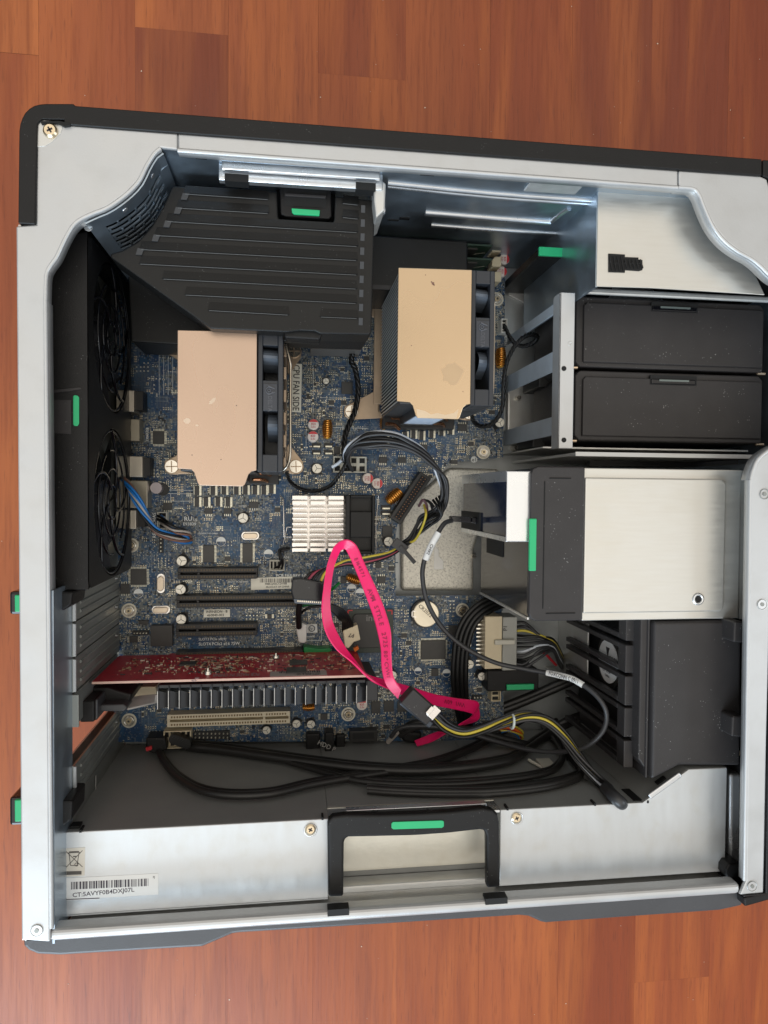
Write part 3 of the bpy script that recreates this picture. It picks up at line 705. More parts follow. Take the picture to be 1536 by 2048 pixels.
m = MB(); c = P(1140, 687, .1602); m.ring((c.x, c.y, .1601), Z, .0012, .0002, 18, 6); case(m, 'cage_pip', ZINC)
m = MB()
for a in ((1078, 745, 1118, 775), (1065, 875, 1108, 896)): m.nx(); m.pbox(*a, ZT+.01, .085)
case(m, 'backplane_connector', CHIPB, bevel=.001)
# tray posts at the far right lower side
m = MB(); x0, x1, y0, y1 = RX(1128, 1180, 1160, 1360, .078); m.box(x1-.0012, x1, y0, y1, ZT, .095); m.box(x0, x1, y0, y0+.0012, ZT, .078); case(m, 'angle_bracket', ZINC, bevel=.0005)

# lower right corner pieces
m = MB(); m.pp([(1460, 1548), (1490, 1548), (1486, 1735), (1458, 1735)], .150, .176); case(m, 'front_lower_block', ZMID, bevel=.002, seg=3)
m = MB(); m.pp([(1452, 1738), (1458, 1728), (1484, 1728), (1480, 1758), (1456, 1758), (1451, 1750)], .12, .188); case(m, 'front_lower_clip', BLK, bevel=.001)
m = MB(); m.pp([(1465, 1434), (1469, 1432), (1488, 1432), (1486, 1475), (1463, 1473)], .17, .192); m.nx(); m.pp([(1469, 1243), (1488, 1243), (1486, 1286), (1467, 1284)], .17, .192); case(m, 'front_catch', BLKD, bevel=.001)
phillips(1476, 1507, .178, .0022, BRASS, cross=False)

# green-tipped card guide lever
LEV = thing('card_guide_lever', P(1060, 560, ZT), 'black upright guard lever with a green tip beside the memory modules', 'lever')
m = MB(); top = [(1076, 498), (1148, 501), (1147, 512), (1075, 509)]
t = [P(a, b, .128) for a, b in [(1076, 497), (1148, 501), (1147, 519), (1075, 519)]]; bt = [P(a, b, .062) for a, b in [(1012, 558), (1090, 568), (1096, 586), (1012, 582)]]
q0 = RX(1076, 498, 1147, 518, .128)
m.box(q0[0], q0[1], q0[2]+.001, q0[3], ZT+.001, .1275); m.build('lever_body', BLKS, LEV, bevel=.001)
m = MB(); m.box(q0[0]+.0003, q0[1]-.0003, q0[3]-.0052, q0[3]+.0006, .1272, .1295); m.build('green_tip', GREEN, LEV, bevel=.0004)
# ================================================================ motherboard
ZB = .057
MBD = thing('motherboard', P(600, 1100, ZB-.0016), 'large blue circuit board crowded with components in the bottom of the case', 'motherboard')
OUT = [(224, 500), (1010, 500), (1010, 600), (1006, 915), (903, 925), (860, 960), (797, 1040), (791, 1070), (791, 1192), (975, 1190), (1003, 1200), (1006, 1330), (1008, 1470), (990, 1482), (229, 1484)]
m = MB(); m.pp(OUT, ZB-.0016, ZB); m.build('circuit_board', PCB, MBD)
import bisect
OUTW = PP(OUT, ZB)
def inside(p, poly=OUTW):
    c = False
    for i in range(len(poly)):
        a, b = poly[i-1], poly[i]
        if (a.y > p.y) != (b.y > p.y) and p.x < (b.x-a.x)*(p.y-a.y)/(b.y-a.y)+a.x: c = not c
    return c
KEEP = []           # pixel boxes kept free of small parts
def keep(*b): KEEP.append(RX(*b, ZB))
def free(x, y, g=.0004): return not any(a-g < x < b+g and c-g < y < d+g for a, b, c, d in KEEP)
def bpart(mb, name, mat, **k): return mb.build(name, mat, MBD, **k)

# --- expansion slots
def slot(name, a, b, c, d, matl, h, key, contact, zt=None):
    zt = ZB+h; x0, x1, y0, y1 = RX(a, b, c, d, zt); cx, cy = (x0+x1)/2, (y0+y1)/2; hx, hy = (x1-x0)/2, (y1-y0)/2
    m = MB(); g = hy*.20
    m.box(-hx, hx, g, hy, 0, h); m.box(-hx, hx, -hy, -g, 0, h); m.box(-hx, hx, -g, g, 0, h*.45)
    kx = x0+(x1-x0)*key-cx; m.box(kx-.0009, kx+.0009, -g, g, h*.4, h); m.box(-hx, -hx+.002, -g, g, h*.4, h); m.box(hx-.0012, hx, -g, g, h*.4, h)
    o = bpart(m, name, matl, at=(cx, cy, ZB), bevel=.0003)
    m = MB(); n = int((x1-x0)/.00205)
    for k in range(n):
        px = -hx+.0028+k*(2*hx-.0048)/n
        if abs(px-kx) < .0012: continue
        for s in (1, -1): m.box(px, px+.0011, s*(g+hy)*.5-.0007, s*(g+hy)*.5+.0007, h-.0001, h+.00012)
    m.build('contact_row', contact, o, at=(cx, cy, ZB)); keep(a, b-2, c, d+2)
    return o
slot('expansion_slot', 355, 1136, 515, 1158, CHIPB, .011, .26, GOLDC)
slot('expansion_slot', 353, 1190, 640, 1214, CHIPB, .011, .145, GOLDC)
slot('expansion_slot', 352, 1248, 514, 1272, CHIPB, .011, .26, GOLDC)
slot('expansion_slot', 352, 1302, 606, 1322, CHIPB, .011, .145, GOLDC)
slot('expansion_slot', 334, 1426, 580, 1451, pm('cream_slot_plastic', (.66, .58, .42), 0, .45, .04, 100), .011, .785, pm('brown_contact', (.16, .10, .04), .2, .5, .1, 500))
m = MB(); a = P(606, 1300, ZB+.012)
m.pp([(607, 1294), (640, 1298), (662, 1296), (663, 1302), (648, 1314), (640, 1316), (608, 1318)], ZB, ZB+.012); bpart(m, 'slot_latch', GREEND, bevel=.0008)

# --- electrolytic capacitors
def cap_proto(r, h):
    m = MB(); m.cyl((0, 0), r, .0008, h-.0004, 26); m.cyl((0, 0), r, h-.0004, h, 26, r*.93)
    o = bpart(m, 'capacitor', SILVERC, at=(0, 0, ZB), smooth=None) if False else bpart(m, 'capacitor', SILVERC, at=(0, 0, ZB))
    m = MB(); a = random.uniform(0, 3)
    for k in range(3):
        d = Vector((math.cos(a+k*2.09), math.sin(a+k*2.09), 0)); m.obox(d*r*.42+Vector((0, 0, h+.00004)), d*r*.42, Vector((-d.y, d.x, 0))*r*.045, (0, 0, .00006))
    m.build('vent_mark', CHIP, o, at=(0, 0, ZB))
    m = MB(); m.cyl((0, 0), r*1.02, .0006, h*.86, 26); m.build('sleeve', CHIPB, o, at=(0, 0, ZB))
    m = MB(); q = r*1.12; m.prism([(-q, -q), (q*.6, -q), (q, -q*.6), (q, q*.6), (q*.6, q), (-q, q)], 0, .0008); m.build('base', CHIPB, o, at=(0, 0, ZB))
    return o
SILVERC = pm('cream_silver_capacitor_top', (.80, .76, .66), .35, .35, .05, 400)
caps = [(363, 1122, 10, 8), (361, 1179, 10, 8), (362, 1239, 10, 8), (486, 1036, 10, 7), (634, 937, 10, 7), (725, 922, 9, 7), (1000, 845, 10, 8), (593, 1448, 8, 6), (622, 1449, 8, 6),
        (533, 1461, 8, 6), (303, 1324, 8, 6), (785, 1351, 9, 7), (939, 1329, 9, 8), (964, 1353, 8, 8), (777, 1083, 9, 6), (652, 762, 6, 4), (937, 1290, 6, 7)]
cp = {}
for px, py, r, h in caps:
    z = ZB+h/1000; c = P(px, py, z); rr = r*MPP(px, py, z)
    key = (r, h)
    if key not in cp:
        cp[key] = cap_proto(rr, h/1000); o = cp[key]; o.location = Vector((c.x, c.y, ZB))-WL[MBD]; WL[o] = Vector((c.x, c.y, ZB))
    else: o = copy_part(cp[key], MBD, (c.x, c.y, ZB))
    o.rotation_euler.z = random.uniform(0, 6)
    keep(px-r, py-r, px+r+3, py+r+3)
# purple-grey capacitor lying near the ports
c = P(312, 976, ZB+.008); m = MB(); m.cyl(c, .0042, ZB, ZB+.008, 26, .0041); bpart(m, 'capacitor', pm('mauve_grey_can', (.42, .37, .38), .5, .35, .05, 100)); m = MB(); m.cyl((c.x+.0035, c.y-.001), .0046, ZB, ZB+.0015, 26); bpart(m, 'capacitor_base', CHIPB)
# --- polymer capacitors with red mark
def poly_proto(r, h):
    m = MB(); m.cyl((0, 0), r, 0, h-.0005, 30); m.cyl((0, 0), r, h-.0005, h, 30, r*.94); o = bpart(m, 'polymer_capacitor', CAPW, at=(0, 0, ZB))
    m = MB(); pts = [(r*.93*math.cos(t), r*.93*math.sin(t)) for t in [math.radians(28+124*k/14) for k in range(15)]]; m.prism(pts, h+.00002, h+.00012); m.build('red_mark', CAPR, o, at=(0, 0, ZB))
    m = MB(); m.text('820', (0, r*.10, h+.0001), X, Y, r*.55, centre=True); m.text('2.5v', (0, -r*.42, h+.0001), X, Y, r*.5, centre=True); m.build('marking', INKR, o, at=(0, 0, ZB))
    return o
pp0 = None
for px, py, a in ((627, 849, 0), (626, 873, 0), (736, 957, -90), (755, 967, -90), (1009, 518, -90), (1004, 543, -90), (724, 1410, 0)):
    c = P(px, py, ZB+.010)
    if pp0 is None: pp0 = poly_proto(11*MPP(px, py, ZB+.010), .010); o = pp0; o.location = Vector((c.x, c.y, ZB))-WL[MBD]; WL[o] = Vector((c.x, c.y, ZB))
    else: o = copy_part(pp0, MBD, (c.x, c.y, ZB))
    o.rotation_euler.z = math.radians(a); keep(px-12, py-12, px+12, py+12)
# --- toroidal inductors
def toroid(px, py, ln, wd, ang, nt_=9):
    z = ZB+.006; c = P(px, py, z); k = MPP(px, py, z); hl, hw = ln*k/2, wd*k/2; a = math.radians(ang)
    u = Vector((math.cos(a), math.sin(a), 0)); w = Vector((-u.y, u.x, 0)); m = MB()
    m.obox((c.x, c.y, ZB+.0055), u*hl*.96, w*hw*.62, Z*.0045); o = bpart(m, 'inductor', ORNG, at=None, bevel=.0025, seg=4)
    m = MB()
    for i in range(nt_):
        t = -1+2*(i+.5)/nt_; cc = Vector((c.x, c.y, ZB+.0055))+u*hl*.90*t; lean = u*hl*.06
        s = math.sqrt(max(.25, 1-t*t*.55))
        pts = [cc+w*hw*math.cos(b)*s+lean*math.sin(b*.5)+Z*.0058*math.sin(b)*s for b in [k2*math.pi/7 for k2 in range(15)]]
        m.tube(pts, .00062, 6, 2)
    m.build('winding', COPPER, o)
    keep(px-20, py-20, px+20, py+20) if 30 < ang < 60 else keep(px-wd/2-3, py-ln/2-3, px+wd/2+3, py+ln/2+3)
toroid(655, 859, 40, 19, 90); toroid(788, 993, 38, 22, 42, 8); toroid(706, 1158, 30, 16, -20, 7); toroid(1001, 716, 42, 20, 90); toroid(617, 1413, 26, 16, 0, 6); toroid(768, 845, 30, 16, 90, 7)

# --- chips with pins
def chip(px, py, wpx, hpx, pins='', h=.0016, name='chip', mat=CHIP, npin=0):
    c = P(px, py, ZB+h); k = MPP(px, py, ZB+h); hx, hy = wpx*k/2, hpx*k/2
    m = MB(); m.box(-hx, hx, -hy, hy, .0002, h); o = bpart(m, name, mat, at=(c.x, c.y, ZB), bevel=.0002)
    if pins:
        m = MB(); L_ = .0016; pt = .0010 if max(wpx, hpx) > 22 else .00125
        if 'h' in pins:
            n = npin or max(3, int(2*hx/pt))
            for i in range(n):
                x = -hx+2*hx*(i+.5)/n
                for s in (1, -1): m.box(x-.00028, x+.00028, min(s*hy, s*(hy+L_)), max(s*hy, s*(hy+L_)), .0001, .0006)
        if 'v' in pins:
            n = npin or max(3, int(2*hy/pt))
            for i in range(n):
                y = -hy+2*hy*(i+.5)/n
                for s in (1, -1): m.box(min(s*hx, s*(hx+L_)), max(s*hx, s*(hx+L_)), y-.00028, y+.00028, .0001, .0006)
        m.build('pin_row', PATCHS, o, at=(c.x, c.y, ZB))
    keep(px-wpx/2-3, py-hpx/2-3, px+wpx/2+3, py+hpx/2+3); return o
chip(277, 1154, 31, 32, 'hv', .0014, 'square_chip'); chip(323, 1272, 42, 42, '', .006, 'square_chip'); chip(317, 875, 22, 26, 'hv', .0012); chip(417, 1108, 22, 34, 'v'); chip(495, 1106, 20, 38, 'v')
chip(867, 1300, 50, 38, 'hv', .0022, 'square_chip'); chip(694, 776, 22, 24, '', .0014)
for a in ((250, 1178, 18, 20, 'h', 4), (335, 1013, 17, 15, 'h', 4), (417, 1022, 15, 12, 'h', 4), (455, 1022, 15, 12, 'h', 4), (507, 1010, 18, 13, 'h', 4), (674, 901, 13, 14, 'v', 5), (847, 895, 16, 12, 'h', 4), (766, 920, 16, 12, 'h', 4), (804, 920, 16, 12, 'h', 4),
          (925, 855, 18, 14, 'h', 4), (870, 1345, 14, 15, 'v', 4), (763, 1160, 16, 14, 'h', 4), (267, 1279, 16, 12, 'v', 4), (687, 1160, 12, 14, 'v', 4), (775, 1063, 20, 22, '', 0), (648, 1434, 14, 12, 'v', 4), (539, 1233, 9, 8, 'v', 4), (778, 1112, 1, 1, '', 0),
          (906, 1262, 18, 22, 'v', 5), (287, 1245, 18, 8, '', 0), (752, 1415, 18, 24, 'h', 3), (778, 1413, 20, 22, 'h', 3), (805, 1413, 20, 22, 'h', 3), (757, 1130, 12, 12, 'v', 3)):
    if a[2] > 3: chip(*a[:5], npin=a[5])
# chipset: green substrate with a rounded black lid
o = chip(740, 1262, 94, 88, '', .0012, 'chipset_substrate', pm('green_black_substrate', (.035, .045, .035), 0, .4, .2, 300))
c = P(740, 1262, ZB+.003); k = MPP(740, 1262, ZB+.003); m = MB(); q = 34*k; g = 5*k
m.prism([(c.x-q, c.y-q+g), (c.x-q+g, c.y-q), (c.x+q-g, c.y-q), (c.x+q, c.y-q+g), (c.x+q, c.y+q-g), (c.x+q-g, c.y+q), (c.x-q+g, c.y+q), (c.x-q, c.y+q-g)], ZB+.001, ZB+.003)
bpart(m, 'chipset_lid', CHIP, bevel=.0004)
m = MB(); c = P(734, 1242, ZB+.0032); m.text('intel', (c.x-.0008, c.y, ZB+.0031), X, Y, .0072); bpart(m, 'chipset_print', pm('grey_chip_print', (.22, .21, .2), 0, .5))
m = MB()
for sx, sy in ((-1, 1), (1, 1), (1, -1)):
    c = P(740+44*sx, 1262-41*sy, ZB+.0014); m.box(c.x-.0035 if sx > 0 else c.x, c.x if sx > 0 else c.x+.0035, c.y-.0004, c.y+.0004, ZB+.0012, ZB+.0015); m.box(c.x-.0004, c.x+.0004, c.y-.003 if sy > 0 else c.y, c.y if sy > 0 else c.y+.003, ZB+.0012, ZB+.0015)
bpart(m, 'corner_mark', CAPR)
# mosfets under the coolers
mos = [(396, 981), (428, 981), (450, 980), (475, 980), (493, 980), (512, 980), (530, 980), (545, 978), (396, 1004), (414, 1004), (438, 1004), (458, 1004)] + [(812, 872), (829, 868), (845, 871), (865, 867), (885, 862), (903, 860), (773, 878), (793, 878)]
mp_ = None
for px, py in mos:
    c = P(px, py, ZB+.0022)
    if mp_ is None:
        m = MB(); m.box(-.0026, .0008, -.0034, .0034, .0002, .0023); mp_ = bpart(m, 'transistor', CHIP, at=(c.x, c.y, ZB), bevel=.0002)
        m = MB(); m.box(.0008, .0024, -.0036, .0036, .0001, .0016); m.box(-.0030, -.0026, -.003, .003, .0002, .0024); m.build('metal_tab', PATCHS, mp_, at=(c.x, c.y, ZB))
    else: copy_part(mp_, MBD, (c.x, c.y, ZB))
    keep(px-9, py-11, px+9, py+11)
# flat inductors / power resistors
for px, py, w_, h_ in ((633, 893, 18, 5), (657, 893, 18, 5), (633, 907, 18, 5), (657, 907, 18, 5), (772, 1017, 20, 5), (772, 1028, 20, 5), (776, 1077, 14, 4)):
    m = MB(); m.pbox(px-w_/2, py-h_/2-4, px+w_/2, py+h_/2, ZB, ZB+.0012, 0); bpart(m, 'shunt', CHIPB, bevel=.0002)
    m = MB(); m.pbox(px-w_/2+3, py-h_/2+1, px+w_/2-2, py+h_/2-1, ZB+.0012, ZB+.0016); bpart(m, 'shunt_strip', PATCHS)
    keep(px-w_/2, py-8, px+w_/2, py+4)
# crystals
XT = pm('crystal_can', (.72, .60, .46), .6, .32, .05, 200)
for px, py, l, w_, v in ((500, 1072, 30, 12, 0), (320, 1168, 30, 13, 1), (320, 1221, 30, 12, 0)):
    c = P(px, py, ZB+.004); k = MPP(px, py, ZB+.004); a, b = (l*k/2, w_*k/2); pts = []
    for i in range(24):
        t = 2*math.pi*i/24; x = (a-b)*(1 if math.cos(t) > 0 else -1)+b*math.cos(t); y = b*math.sin(t); pts.append((c.x+(y if v else x), c.y+(x if v else y)))
    m = MB(); m.prism(pts, ZB, ZB+.0036); bpart(m, 'crystal', XT, bevel=.0005)
    m = MB(); m.prism([((p[0]-c.x)*1.16+c.x, (p[1]-c.y)*1.3+c.y) for p in pts], ZB, ZB+.0006); bpart(m, 'crystal_flange', SILV)
    keep(px-18, py-18, px+18, py+18)
# board screws on washers
sp = None
for px, py in ((257, 1222), (257, 1443), (697, 1430), (926, 1221), (968, 904), (261, 1091), (995, 597), (306, 1329)):
    if (px, py) == (306, 1329): continue
    c = P(px, py, ZB+.0022)
    if sp is None:
        m = MB(); m.cyl((0, 0), .0054, 0, .0003, 32); sp = bpart(m, 'board_screw', pm('tinned_pad', (.66, .62, .52), .5, .4, .05, 200), at=(c.x, c.y, ZB+.0001))
        m = MB(); m.cyl((0, 0), .0043, .0003, .0014, 32, .0038); m.ring((0, 0, .0014), Z, .0032, .0004, 32, 8); m.build('washer_head', SCREW, sp, at=(c.x, c.y, ZB+.0001))
        m = MB(); m.cyl((0, 0), .0021, .0014, .0022, 20, .0018); m.build('screw_head', BRASS, sp, at=(c.x, c.y, ZB+.0001))
        m = MB()
        for k in range(3): d = Vector((math.cos(k*1.047), math.sin(k*1.047), 0)); m.obox((0, 0, .0022), d*.0010, Vector((-d.y, d.x, 0))*.0002, (0, 0, .0001))
        m.build('star_recess', INK, sp, at=(c.x, c.y, ZB+.0001))
    else: copy_part(sp, MBD, (c.x, c.y, ZB+.0001))
    keep(px-17, py-17, px+17, py+17)
# coin cell
c = P(852, 1228, ZB+.0055)
m = MB(); m.cyl((c.x-.0008, c.y), .0108, ZB, ZB+.0042, 40); o = bpart(m, 'battery_holder', CHIPB, bevel=.0004)
m = MB(); r_ = 26.5*MPP(852, 1228, ZB+.0055); m.cyl(c, r_, ZB+.0042, ZB+.0054, 40); m.cyl(c, r_, ZB+.0054, ZB+.0058, 40, r_*.95); cell = m.build('coin_cell', pm('cream_steel_cell', (.86, .78, .62), .6, .3, .04, 60), MBD)
m = MB(); q = P(836, 1213, ZB+.006); m.text('CR2032', (q.x, q.y, ZB+.0059), (.75, -.66, 0), (.66, .75, 0), .0040); m.text('3V', (q.x+.005, q.y+.003, ZB+.0059), (.75, -.66, 0), (.66, .75, 0), .004); m.build('cell_print', pm('brown_print', (.14, .11, .08), 0, .6), MBD)
m = MB(); q = P(826, 1228, ZB+.006); m.box(q.x-.001, q.x+.0025, q.y-.0025, q.y-.0018, ZB, ZB+.0062); m.box(q.x-.001, q.x+.0025, q.y+.0018, q.y+.0025, ZB, ZB+.0062); m.box(q.x-.001, q.x-.0004, q.y-.0025, q.y+.0025, ZB, ZB+.0062); m.build('cell_clip', SILV, MBD)
keep(818, 1196, 884, 1260)

# --- connectors
def conn(a, b, c, d, h, name='header', mat=NATUR, holes=(0, 0), rim=0.0008, **k):
    z = ZB+h; x0, x1, y0, y1 = RX(a, b, c, d, z); m = MB(); m.box(x0, x1, y0, y1, ZB, z-.003)
    for q in ((x0, x0+rim, y0, y1), (x1-rim, x1, y0, y1), (x0+rim, x1-rim, y0, y0+rim), (x0+rim, x1-rim, y1-rim, y1)): m.box(*q, z-.003, z)
    o = bpart(m, name, mat, bevel=.0002)
    if holes[0]:
        m = MB(); nx, ny = holes
        for i in range(nx):
            for j in range(ny):
                x = x0+(x1-x0)*(i+.5)/nx; y = y0+(y1-y0)*(j+.5)/ny; w_ = (x1-x0)/nx*.3; v = (y1-y0)/ny*.3; m.box(x-w_, x+w_, y-v, y+v, z-.0030, z-.0024)
        m.build('pin_cavity', DARKH, o)
    keep(a-3, b-3, c+3, d+3); return o
conn(667, 913, 733, 945, .012, 'power_header', NATUR, (4, 2)); conn(539, 1120, 569, 1142, .009, 'fan_header', NATUR, (4, 1)); conn(314, 1024, 334, 1070, .009, 'fan_header', NATUR, (1, 4))
conn(1003, 637, 1015, 665, .010, 'fan_header', pm('white_header_plastic', (.72, .70, .64), 0, .45), (1, 4)); conn(983, 1364, 1002, 1403, .010, 'front_fan_header', CREAM, (1, 4)); conn(327, 1462, 382, 1497, .010, 'front_panel_header', CREAM, (5, 2))
conn(693, 692, 716, 704, .012, 'shroud_header', CHIPB)
# long black floppy header lying at an angle
m = MB(); a, b = P(791, 1042, ZB+.012), P(852, 950, ZB+.012); d = (b-a).xy.normalized(); n_ = Vector((-d.y, d.x)); hw = 14*.00036
pts = [a.xy-n_*hw, b.xy-n_*hw, b.xy+n_*hw, a.xy+n_*hw]; m.prism(pts, ZB, ZB+.0115); o = bpart(m, 'drive_header', CHIPB, bevel=.0004)
m = MB(); hw2 = hw*.55
ln = (b-a).xy.length
m.prism([a.xy+d*.002-n_*hw2, b.xy-d*.002-n_*hw2, b.xy-d*.002+n_*hw2, a.xy+d*.002+n_*hw2], ZB+.0115, ZB+.0117); m.build('header_channel', DARKH, o)
m = MB()
for i in range(17):
    for s in (-1, 1):
        q = a.xy+d*(.003+i*(ln-.006)/16)+n_*hw2*.45*s; m.box(q.x-.0003, q.x+.0003, q.y-.0003, q.y+.0003, ZB+.0117, ZB+.0124)
m.build('header_pins', pm('dull_copper_pins', (.25, .12, .06), .6, .4), o)
# 24 pin main power header, pins on its left
zc = ZB+.022
conn_o = MB(); conn_o.pbox(970, 1233, 1004, 1338, ZB, zc); o = bpart(conn_o, 'main_power_header', CREAM, bevel=.0005)
m = MB()
for i in range(12):
    if i in (9,): continue
    q = P(971, 1246+i*8.0 if i < 12 else 0, ZB+.012); y = P(971, 1250+i*11.4*0.62+0, ZB+.012).y
    y = P(960, 1240+i*8, ZB+.012).y
    m.box(P(951, 1290, ZB+.012).x, P(972, 1290, ZB+.012).x, y-.0005, y+.0005, ZB+.0135, ZB+.0145)
m.build('bent_pin', SCREW, o); keep(950, 1225, 1012, 1345)
# rear ports (metal shells along the left board edge)
def port(a, b, c, d, h, mat, name, tail=None):
    m = MB(); m.pbox(a, b, c, d, ZB, ZB+h); o = bpart(m, name, mat, bevel=.0005)
    if tail: m = MB(); m.pbox(*tail, ZB, ZB+h*.8); m.build('port_body', CHIPB, o, bevel=.0003)
    keep(a, b, c+14, d)
TINP = pm('tin_port_shell', (.66, .60, .50), .85, .34, .08, 90); TIND = pm('dull_tin_port_shell', (.42, .38, .30), .85, .36, .12, 90)
port(232, 780, 268, 823, .020, TINP, 'port_shell', (268, 782, 286, 820)); port(232, 838, 279, 882, .014, TIND, 'port_shell'); port(232, 912, 285, 954, .018, TINP, 'port_shell', (285, 915, 300, 952))
port(232, 961, 295, 1016, .016, TIND, 'port_shell', None); port(232, 1020, 272, 1058, .016, TINP, 'port_shell', (272, 1022, 290, 1054))
# memory sockets with white end latches and pin headers
m0 = None
for py in (489, 519, 549):
    m = MB(); m.pbox(780, py+4, 985, py+12, ZB, ZB+.008); o = bpart(m, 'memory_socket', CHIPB)
    m = MB(); z = ZB+.018; m.pp([(984, py+2), (990, py-6), (1003, py-6), (1003, py+14), (984, py+14)], ZB+.004, z); m.build('socket_latch', CREAM, o, bevel=.0006)
def pins(px, py, nx, ny, dx=8, dy=8, black=True):
    m = MB()
    if black: m.pbox(px-4, py-4, px+(nx-1)*dx+4, py+(ny-1)*dy+4, ZB, ZB+.0024)
    o = bpart(m, 'pin_header', CHIPB) if black else None
    m = MB()
    for i in range(nx):
        for j in range(ny):
            c = P(px+i*dx, py+j*dy, ZB+.003); m.box(c.x-.0004, c.x+.0004, c.y-.0004, c.y+.0004, ZB, ZB+.0040 if black else ZB+.0012)
    m.build('header_pin', PATCHS, o if o else MBD); keep(px-5, py-5, px+nx*dx, py+ny*dy)
pins(391, 1467, 9, 2, 8, 8); pins(493, 1232, 4, 2, 7, 7, False); pins(258, 1308, 7, 1, 5, 5, False); pins(902, 1203, 2, 4, 7, 7, False); pins(272, 733, 2, 2, 8, 8, False); pins(287, 725, 2, 3, 8, 8, False)
pins(307, 769, 1, 2, 8, 8, False); pins(949, 1395, 3, 1, 6, 6); pins(950, 1407, 4, 2, 8, 12, False); pins(1322, 0, 0, 0) if False else None
pins(992, 868, 1, 4, 8, 8, False); pins(322, 1078, 1, 4, 8, 8); pins(269, 1266, 5, 1, 6, 6)
# lower edge sockets
m = MB(); m.pbox(700, 1462, 755, 1484, ZB, ZB+.009); bpart(m, 'data_socket', CHIPB, bevel=.0004)
m = MB(); m.pbox(705, 1466, 748, 1478, ZB+.0090, ZB+.0092); bpart(m, 'socket_opening', DARKH)

# --- stickers and printing on the board
def sticker(poly, z, name, mat, parent=MBD, th=.00012): m = MB(); m.pp(poly, z-th, z); return m.build(name, mat, parent)
sticker([(584, 727), (604, 728), (602, 825), (583, 824)], ZB+.0026, 'cooler_side_label', LABEL, th=.0003)
sticker([(502, 1156), (590, 1153), (590, 1177), (502, 1180)], ZB+.0012, 'barcode_label', LABEL)
sticker([(408, 1219), (460, 1218), (460, 1234), (407, 1235)], ZB+.0012, 'part_number_label', LABEL)
def bt(mb, s, px, py, cap, dirv=(1, 0), z=ZB+.0004, sx=1.0):
    mb.nx(); c = P(px, py, z); k = MPP(px, py, z); d = Vector((dirv[0], dirv[1], 0)).normalized(); mb.text(s, c, d, Vector((-d.y, d.x, 0)), cap*k/.72, sx=sx)
m = MB(); bt(m, 'CPU FAN SIDE', 587, 729, 13, (-.01, -1), ZB+.0028, .80)
bt(m, 'INFINEON - B', 412, 1226, 5, (1, .01), ZB+.0014); bt(m, '460840-003', 414, 1233, 5, (1, .01), ZB+.0014)
bt(m, 'P88KQA0CYZ4Y8B', 530, 1170, 4.2, (1, .02), ZB+.0014, .9); bt(m, 'PRODUCT OF CHINA', 532, 1176, 3.6, (1, .02), ZB+.0014, .95)
m.nx(); R2 = random.Random(3); px = 520
while px < 584:
    w_ = R2.choice((.7, .7, 1.2, 1.8)); c = P(px, 1157, ZB+.0014); d_ = P(px+w_, 1165, ZB+.0014); m.box(c.x, d_.x, d_.y, c.y, ZB+.00125, ZB+.00135); px += w_+R2.choice((.9, 1.2, 1.8))
bpart(m, 'label_print', pm('dark_label_print', (.06, .055, .05), 0, .6))
m = MB()
for a in (('c', 363, 1042, 4), ('US', 386, 1042, 5), ('E93839', 366, 1051, 6.2), ('PCB FAB REV 1.0', 552, 1154, 6), ('IOH FAN', 547, 1117, 5.5), ('IOH', 611, 1131, 5.2), ('ICH', 793, 1203, 5.2), ('SLOT4 PCIe2 x16 75W', 397, 1291, 6), ('SLOT3 PCIe x8(4)', 397, 1281, 5.2),
          ('SLOT1 PCIe2 x8(4)', 456, 1165, 3.6), ('SLOT2 PCIe2 x16 75W', 500, 1219, 3), ('PRODUCT OF CHINA', 397, 1068, 2.8), ('CAUTION', 478, 1013, 2.4), ('SPI  Header', 888, 1203, 3.2), ('ion', 0, 0, 0), ('Graybeard 2', 808, 1362, 3), ('invent', 612, 1275, 5)):
    if a[3]: bt(m, *a)
bt(m, 'REAR CHAS', 312, 1076, 7, (0, 1)); bt(m, '1394/USB', 297, 883, 5, (0, 1)); bt(m, 'AUDIO', 302, 1058, 5, (0, 1)); bt(m, 'CPU1', 1009, 672, 6, (0, -1)); bt(m, 'FDD', 794, 1012, 7, (.72, .7), ZB+.0006)
# the recognised-component mark: a slanted pair of linked letters
bt(m, 'R', 384, 1042, 9, (-1, 0), sx=-1.0) if False else None
bt(m, 'RU', 368, 1042, 9, (1, 0.05), sx=1.0)
for px, py, r in ((442, 1083, 9), (537, 1108, 9), (277, 1187, 9), (703, 1177, 9), (720, 1186, 9), (893, 1346, 8), (872, 1330, 0), (836, 1342, 7), (776, 1112, 10)):
    if not r: continue
    c = P(px, py, ZB); rr = r*MPP(px, py, ZB); keep(px-r, py-r, px+r, py+r)
    m.nx(); m.ring((c.x, c.y, ZB+.0002), Z, rr, .00018, 28, 4); m.prism([(c.x+rr*math.cos(t), c.y+rr*math.sin(t)) for t in [math.pi*j/12 for j in range(13)]], ZB+.00015, ZB+.0003)
m.nx(); c = P(948, 919, ZB+.0003); m.ring((c.x, c.y, ZB+.0003), Z, .0024, .0002, 28, 4); m.cyl(c, .0024, ZB+.0001, ZB+.0003, 28)
for px, py in ((735, 1240),): pass
m.nx(); sticker_poly = [(612, 1249), (634, 1248), (635, 1265), (612, 1266)]; m.pp(sticker_poly, ZB+.0001, ZB+.0003); keep(605, 1242, 640, 1282)
for box_ in ((597, 1281, 643, 1281.7), (643, 1244, 643.7, 1281), (341, 962, 341.6, 1002), (341, 1002, 384, 1002.6), (316, 987, 385, 987.6), (316, 980, 385, 980.6), (626, 735, 626.6, 905), (612, 855, 612.6, 905), (640, 796, 720, 796.6), (626, 855, 735, 855.6)): m.nx(); m.pbox(*box_, ZB+.0001, ZB+.00028)
m.nx()
